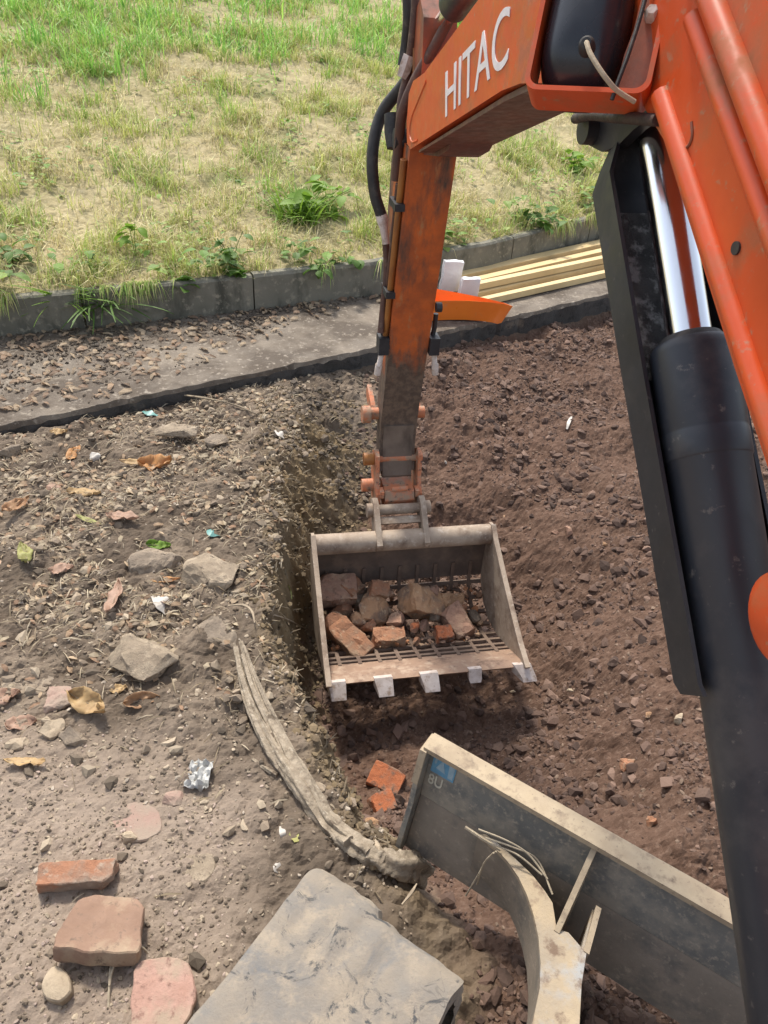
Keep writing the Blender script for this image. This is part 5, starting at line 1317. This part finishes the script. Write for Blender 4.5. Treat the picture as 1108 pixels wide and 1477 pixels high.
SOIL = [(.128, .079, .058), (.105, .065, .048), (.185, .12, .089), (.078, .049, .037), (.145, .092, .068)]
DRYP = [(.22, .172, .125), (.29, .23, .165), (.17, .132, .095), (.38, .31, .225), (.12, .094, .068)]
in_fresh = lambda x, y, jx, jy: FR[jy, jx] * (BK[jy, jx] < .1) * np.clip(.45 + .8 * patch(x, y, 2.2, 33), .1, 1)
p, g = sample(8500, (-.7, 2.4, .5, 5.2), in_fresh, 201)
scatter('soil_clods', p, .004 + .029 * g.uniform(0, 1, len(p)) ** 3.2, tints(len(p), SOIL, g), 1, 301, 'loose lumps of reddish brown soil')
p, g = sample(24000, (-.7, 2.4, .5, 5.2), in_fresh, 202)
scatter('soil_crumbs', p, .0028 + .007 * g.uniform(0, 1, len(p)) ** 2, tints(len(p), SOIL + [(.2, .14, .1)], g), 1, 302, 'fine crumbs of reddish brown soil')
in_dry = lambda x, y, jx, jy: (TT[jy, jx] < .12) * np.clip(dry[jy, jx] * (1 - .96 * smooth_zone[jy, jx]), 0, 1) * np.clip(.5 + patch(x, y, 3, 35), .1, 1)
p, g = sample(2200, (-2.5, .3, .5, 4.2), in_dry, 203)
scatter('rubble_bits', p, .004 + .02 * g.uniform(0, 1, len(p)) ** 2.5, tints(len(p), DRYP, g), 1, 303, 'small stones and lumps littering the dry earth')
p, g = sample(10000, (-2.5, .3, .5, 4.2), in_dry, 204)
scatter('earth_crumbs', p, .0025 + .006 * g.uniform(0, 1, len(p)) ** 2, tints(len(p), DRYP + [(.4, .34, .27)], g), 1, 304, 'fine crumbs and grit on the dry earth')
p, g = sample(9000, (-1.6, .3, .5, 2.2), lambda x, y, jx, jy: smooth_zone[jy, jx] * dry[jy, jx] * .6, 205)
scatter('grit', p, .0016 + .0060 * g.uniform(0, 1, len(p)) ** 4, tints(len(p), DRYP + [(.36, .28, .23)], g), 1, 305, 'fine grit on the smooth pinkish earth')
p, g = sample(320, (-3.2, .3, 2.8, 5.0), lambda x, y, jx, jy: (PA[jy, jx] > .9) * (BK[jy, jx] < .02) * np.clip((yk(x) - y) < (.14 + .85 * np.clip(-x - .3, 0, 1)), 0, 1) * np.clip(.1 + 1.6 * patch(x, y, 3, 36), 0, 1), 206)
p[:, 2] = .022
scatter('path_litter', p, .0025 + .013 * g.uniform(0, 1, len(p)) ** 3, tints(len(p), [(.22, .17, .12), (.3, .23, .16), (.14, .11, .08), (.34, .25, .17)], g), 1, 306, 'brown leaf crumbs and grit swept against the kerb', squash=(.3, .7))
# straw and leaf shreds
def shreds(name, n, box, prob, ln, wd, pal, seed, label, zoff=.006, zfix=None):
    p, g = sample(n, box, prob, seed); n = len(p); a = g.uniform(0, np.pi, n); L = ln * g.uniform(.4, 1.3, n); W_ = wd * g.uniform(.6, 1.5, n); ti = g.uniform(-.25, .25, n)
    if zfix is not None: p[:, 2] = zfix
    dx, dy = np.cos(a), np.sin(a); V = np.zeros((n, 6, 3))
    for k, (f, s) in enumerate([(-1, 1), (-1, -1), (0, 1), (0, -1), (1, 1), (1, -1)]):
        V[:, k, 0] = p[:, 0] + dx * L * f / 2 - dy * W_ * s * (1 if f == 0 else .5); V[:, k, 1] = p[:, 1] + dy * L * f / 2 + dx * W_ * s * (1 if f == 0 else .5)
        V[:, k, 2] = p[:, 2] + zoff + L * ti * f / 2 + (.12 * L if f == 0 else 0) + s * W_ * .4
    T = np.arange(n)[:, None, None] * 6 + np.array([[0, 1, 3, 2], [2, 3, 5, 4]])[None]
    np_mesh(name, V.reshape(-1, 3), T.reshape(-1, 4), 'grass', np.repeat(tints(n, pal, g), 6, 0), kind='stuff', label=label)
shreds('straw_litter', 3200, (-2.5, .1, .7, 4.2), lambda x, y, jx, jy: in_dry(x, y, jx, jy) * np.clip((y - 1.2) / .6, .04, 1), .05, .0016, [(.46, .38, .26), (.36, .29, .19), (.55, .47, .34), (.26, .2, .13)], 207, 'straw stalks and fine twigs scattered on the dry earth')
shreds('leaf_shreds', 1300, (-2.5, .1, .9, 4.2), lambda x, y, jx, jy: in_dry(x, y, jx, jy) * np.clip((y - 1.3) / .6, .02, 1), .03, .006, [(.46, .32, .20), (.54, .41, .27), (.38, .24, .15), (.58, .48, .33)], 208, 'shreds of dead leaves among the dry earth')
shreds('path_leaf_shreds', 520, (-3.2, .2, 2.8, 5.0), lambda x, y, jx, jy: (PA[jy, jx] > .9) * (BK[jy, jx] < .02) * np.clip((yk(x) - y) < (.15 + .8 * np.clip(-x - .3, 0, 1)), 0, 1), .05, .009, [(.40, .28, .18), (.46, .35, .23), (.3, .2, .13)], 209, 'dead leaf shreds lying on the path by the kerb', .008, .02)
# dark rubble and roots where the pit runs out below the path
p, g = sample(1100, (-.62, .05, 2.95, 3.95), lambda x, y, jx, jy: (PA[jy, jx] < .1) * np.clip(.55 + patch(x, y, 4, 38), .1, 1), 210)
scatter('pit_end_rubble', p, .003 + .02 * g.uniform(0, 1, len(p)) ** 3, tints(len(p), [(.12, .095, .068), (.17, .13, .092), (.09, .072, .055), (.26, .205, .15)], g), 1, 307, 'dark rubble and lumps at the shallow end of the pit under the path')
p, g = sample(5000, (-.75, .1, 1.0, 3.6), lambda x, y, jx, jy: (WA[jy, jx] > .02) * (PA[jy, jx] < .1), 211)
scatter('pit_wall_crumbs', p, .0015 + .014 * g.uniform(0, 1, len(p)) ** 3.2, tints(len(p), [(.15, .11, .062), (.19, .14, .082), (.11, .08, .048)], g), 1, 308, 'clay crumbs clinging to the pit wall')
# clover and small broad leaves woven through the grass
def leaf_cover(name, n, box, prob, size, hmax, pal, seed, label):
    p, g = sample(n, box, prob, seed); n = len(p); a = g.uniform(0, 2 * np.pi, n); L = size * g.uniform(.5, 1.4, n); tl = g.uniform(-.2, .7, n)
    p[:, 2] += g.uniform(.01, hmax, n); dx, dy = np.cos(a), np.sin(a); V = np.zeros((n, 7, 3))
    for k, (f, s_) in enumerate([(0, 0), (.35, .34), (.35, -.34), (.7, .30), (.7, -.30), (1, 0), (.5, 0)]):
        V[:, k, 0] = p[:, 0] + dx * L * f - dy * L * s_; V[:, k, 1] = p[:, 1] + dy * L * f + dx * L * s_
        V[:, k, 2] = p[:, 2] + L * f * tl - L * .3 * f * f + abs(s_) * L * .25
    T = np.arange(n)[:, None, None] * 7 + np.array([[0, 2, 6], [0, 6, 1], [1, 6, 3], [2, 4, 6], [3, 6, 5], [4, 5, 6]])[None]
    np_mesh(name, V.reshape(-1, 3), T.reshape(-1, 3), 'grass', np.repeat(tints(n, pal, g), 7, 0), kind='stuff', label=label)
wide = lambda x, y, jx, jy: (BK[jy, jx] > .95) * np.clip(-.15 + 1.6 * patch(x, y, 1.9, 63), 0, 1)
leaf_cover('clover', 5000, (-5, 5, 2.2, 10), wide, .045, .07, [(.20, .34, .06), (.28, .42, .09), (.36, .44, .12), (.16, .27, .05)], 220, 'clover and small broad-leaved plants through the bank grass')
edge_k = lambda x, y, jx, jy: (BK[jy, jx] > .95) * ((y - yk(x)) < .42) * np.clip(-.1 + 1.8 * patch(x, y, 2.6, 64), 0, 1)
leaf_cover('creeping_weeds', 5200, (-3.2, 3, 2.6, 7.5), edge_k, .07, .14, [(.14, .26, .045), (.2, .33, .06), (.27, .38, .08), (.12, .21, .045)], 221, 'low creeping weeds along the top of the kerb')
lipm = lambda x, y, jx, jy: (TT[jy, jx] > .03) * (TT[jy, jx] < .6) * (BK[jy, jx] < .1) * (PA[jy, jx] < .1)
shreds('lip_roots', 230, (-.8, .15, 1.0, 3.7), lipm, .06, .0016, [(.30, .24, .16), (.2, .155, .1), (.4, .33, .23), (.14, .11, .075)], 212, 'fine torn roots hanging along the crumbling lip of the pit', .008)
# dead grass and soil spilling over the front of the kerb
def hanging(name, n, pal, seed, label):
    g = np.random.default_rng(seed); x = g.uniform(-3.2, 2.6, n * 5)
    x = x[g.uniform(0, 1, n * 5) < np.clip(-.38 + 1.7 * vnoise(x * 2.3, x * 0 + .4, 88) + 1.5 * vnoise(x * 13, x * 0 + .4, 89) + .45 * np.exp(-((x + 1.75) / .35) ** 2), 0, 1)][:n]; n = len(x)
    kdv = g.uniform(-.002, .05, n); y = yk(x) + kdv / .85; z = np.full(n, .238); h = g.uniform(.03, .24, n) ** 1.15; w = .0026 * g.uniform(.6, 1.4, n)
    a = g.normal(0, 1.0, n) - 1.1; dx, dy = np.cos(a), np.sin(a); up = g.uniform(.05, 1.3, n); V = np.zeros((n, 7, 3))
    for k, (f, ww) in enumerate([(0, 1), (0, -1), (.4, .9), (.4, -.9), (.75, .6), (.75, -.6), (1, 0)]):
        V[:, k, 0] = x + dx * h * f * .55 - dy * w * ww; V[:, k, 1] = y + dy * h * f * .55 - .012 * f - .03 * (kdv > .01) * f + dx * w * ww; V[:, k, 2] = z + h * (up * f - (up + .55) * f * f)
    T = np.arange(n)[:, None, None] * 7 + np.array([[0, 1, 3], [0, 3, 2], [2, 3, 5], [2, 5, 4], [4, 5, 6]])[None]
    np_mesh(name, V.reshape(-1, 3), T.reshape(-1, 3), 'grass', np.repeat(tints(n, pal, g), 7, 0), kind='stuff', label=label)
hanging('hanging_grass', 2200, STRAW[:3] + OLIVE + GREEN, 230, 'dead and green grass hanging down over the kerb face')
p, g = sample(7000, (-3.3, -.1, 2.6, 4.9), lambda x, y, jx, jy: (PA[jy, jx] > .9) * (BK[jy, jx] < .02) * np.clip(1.15 - (yk(x) - y) / (.10 + .55 * np.clip(-x - .35, 0, 1.2)) + 1.1 * patch(x, y, 4, 40), 0, 1), 213)
p[:, 2] = .021
scatter('path_soil', p, .0022 + .012 * g.uniform(0, 1, len(p)) ** 4, tints(len(p), [(.11, .085, .062), (.15, .118, .085), (.085, .066, .05), (.2, .155, .11)], g), 1, 309, 'dark soil and crumbs spread over the path below the kerb', squash=(.5, .9))
# crumbs of brick and soil among the rubble in the bucket
g = np.random.default_rng(31); pts = []
for _ in range(420):
    u_ = 468 + 225 * g.uniform(); v_ = 848 + 84 * g.uniform() + .05 * (580 - u_); pts.append(in_bucket(u_, v_, .006 + .02 * g.uniform()))
p = np.array(pts)
scatter('brick_crumbs', p, .004 + .014 * g.uniform(0, 1, len(p)) ** 2.2, tints(len(p), [(.30, .17, .10), (.22, .135, .09), (.38, .25, .155), (.16, .10, .07), (.42, .19, .09)], g), 1, 310, 'brick crumbs and soil between the rubble in the bucket')
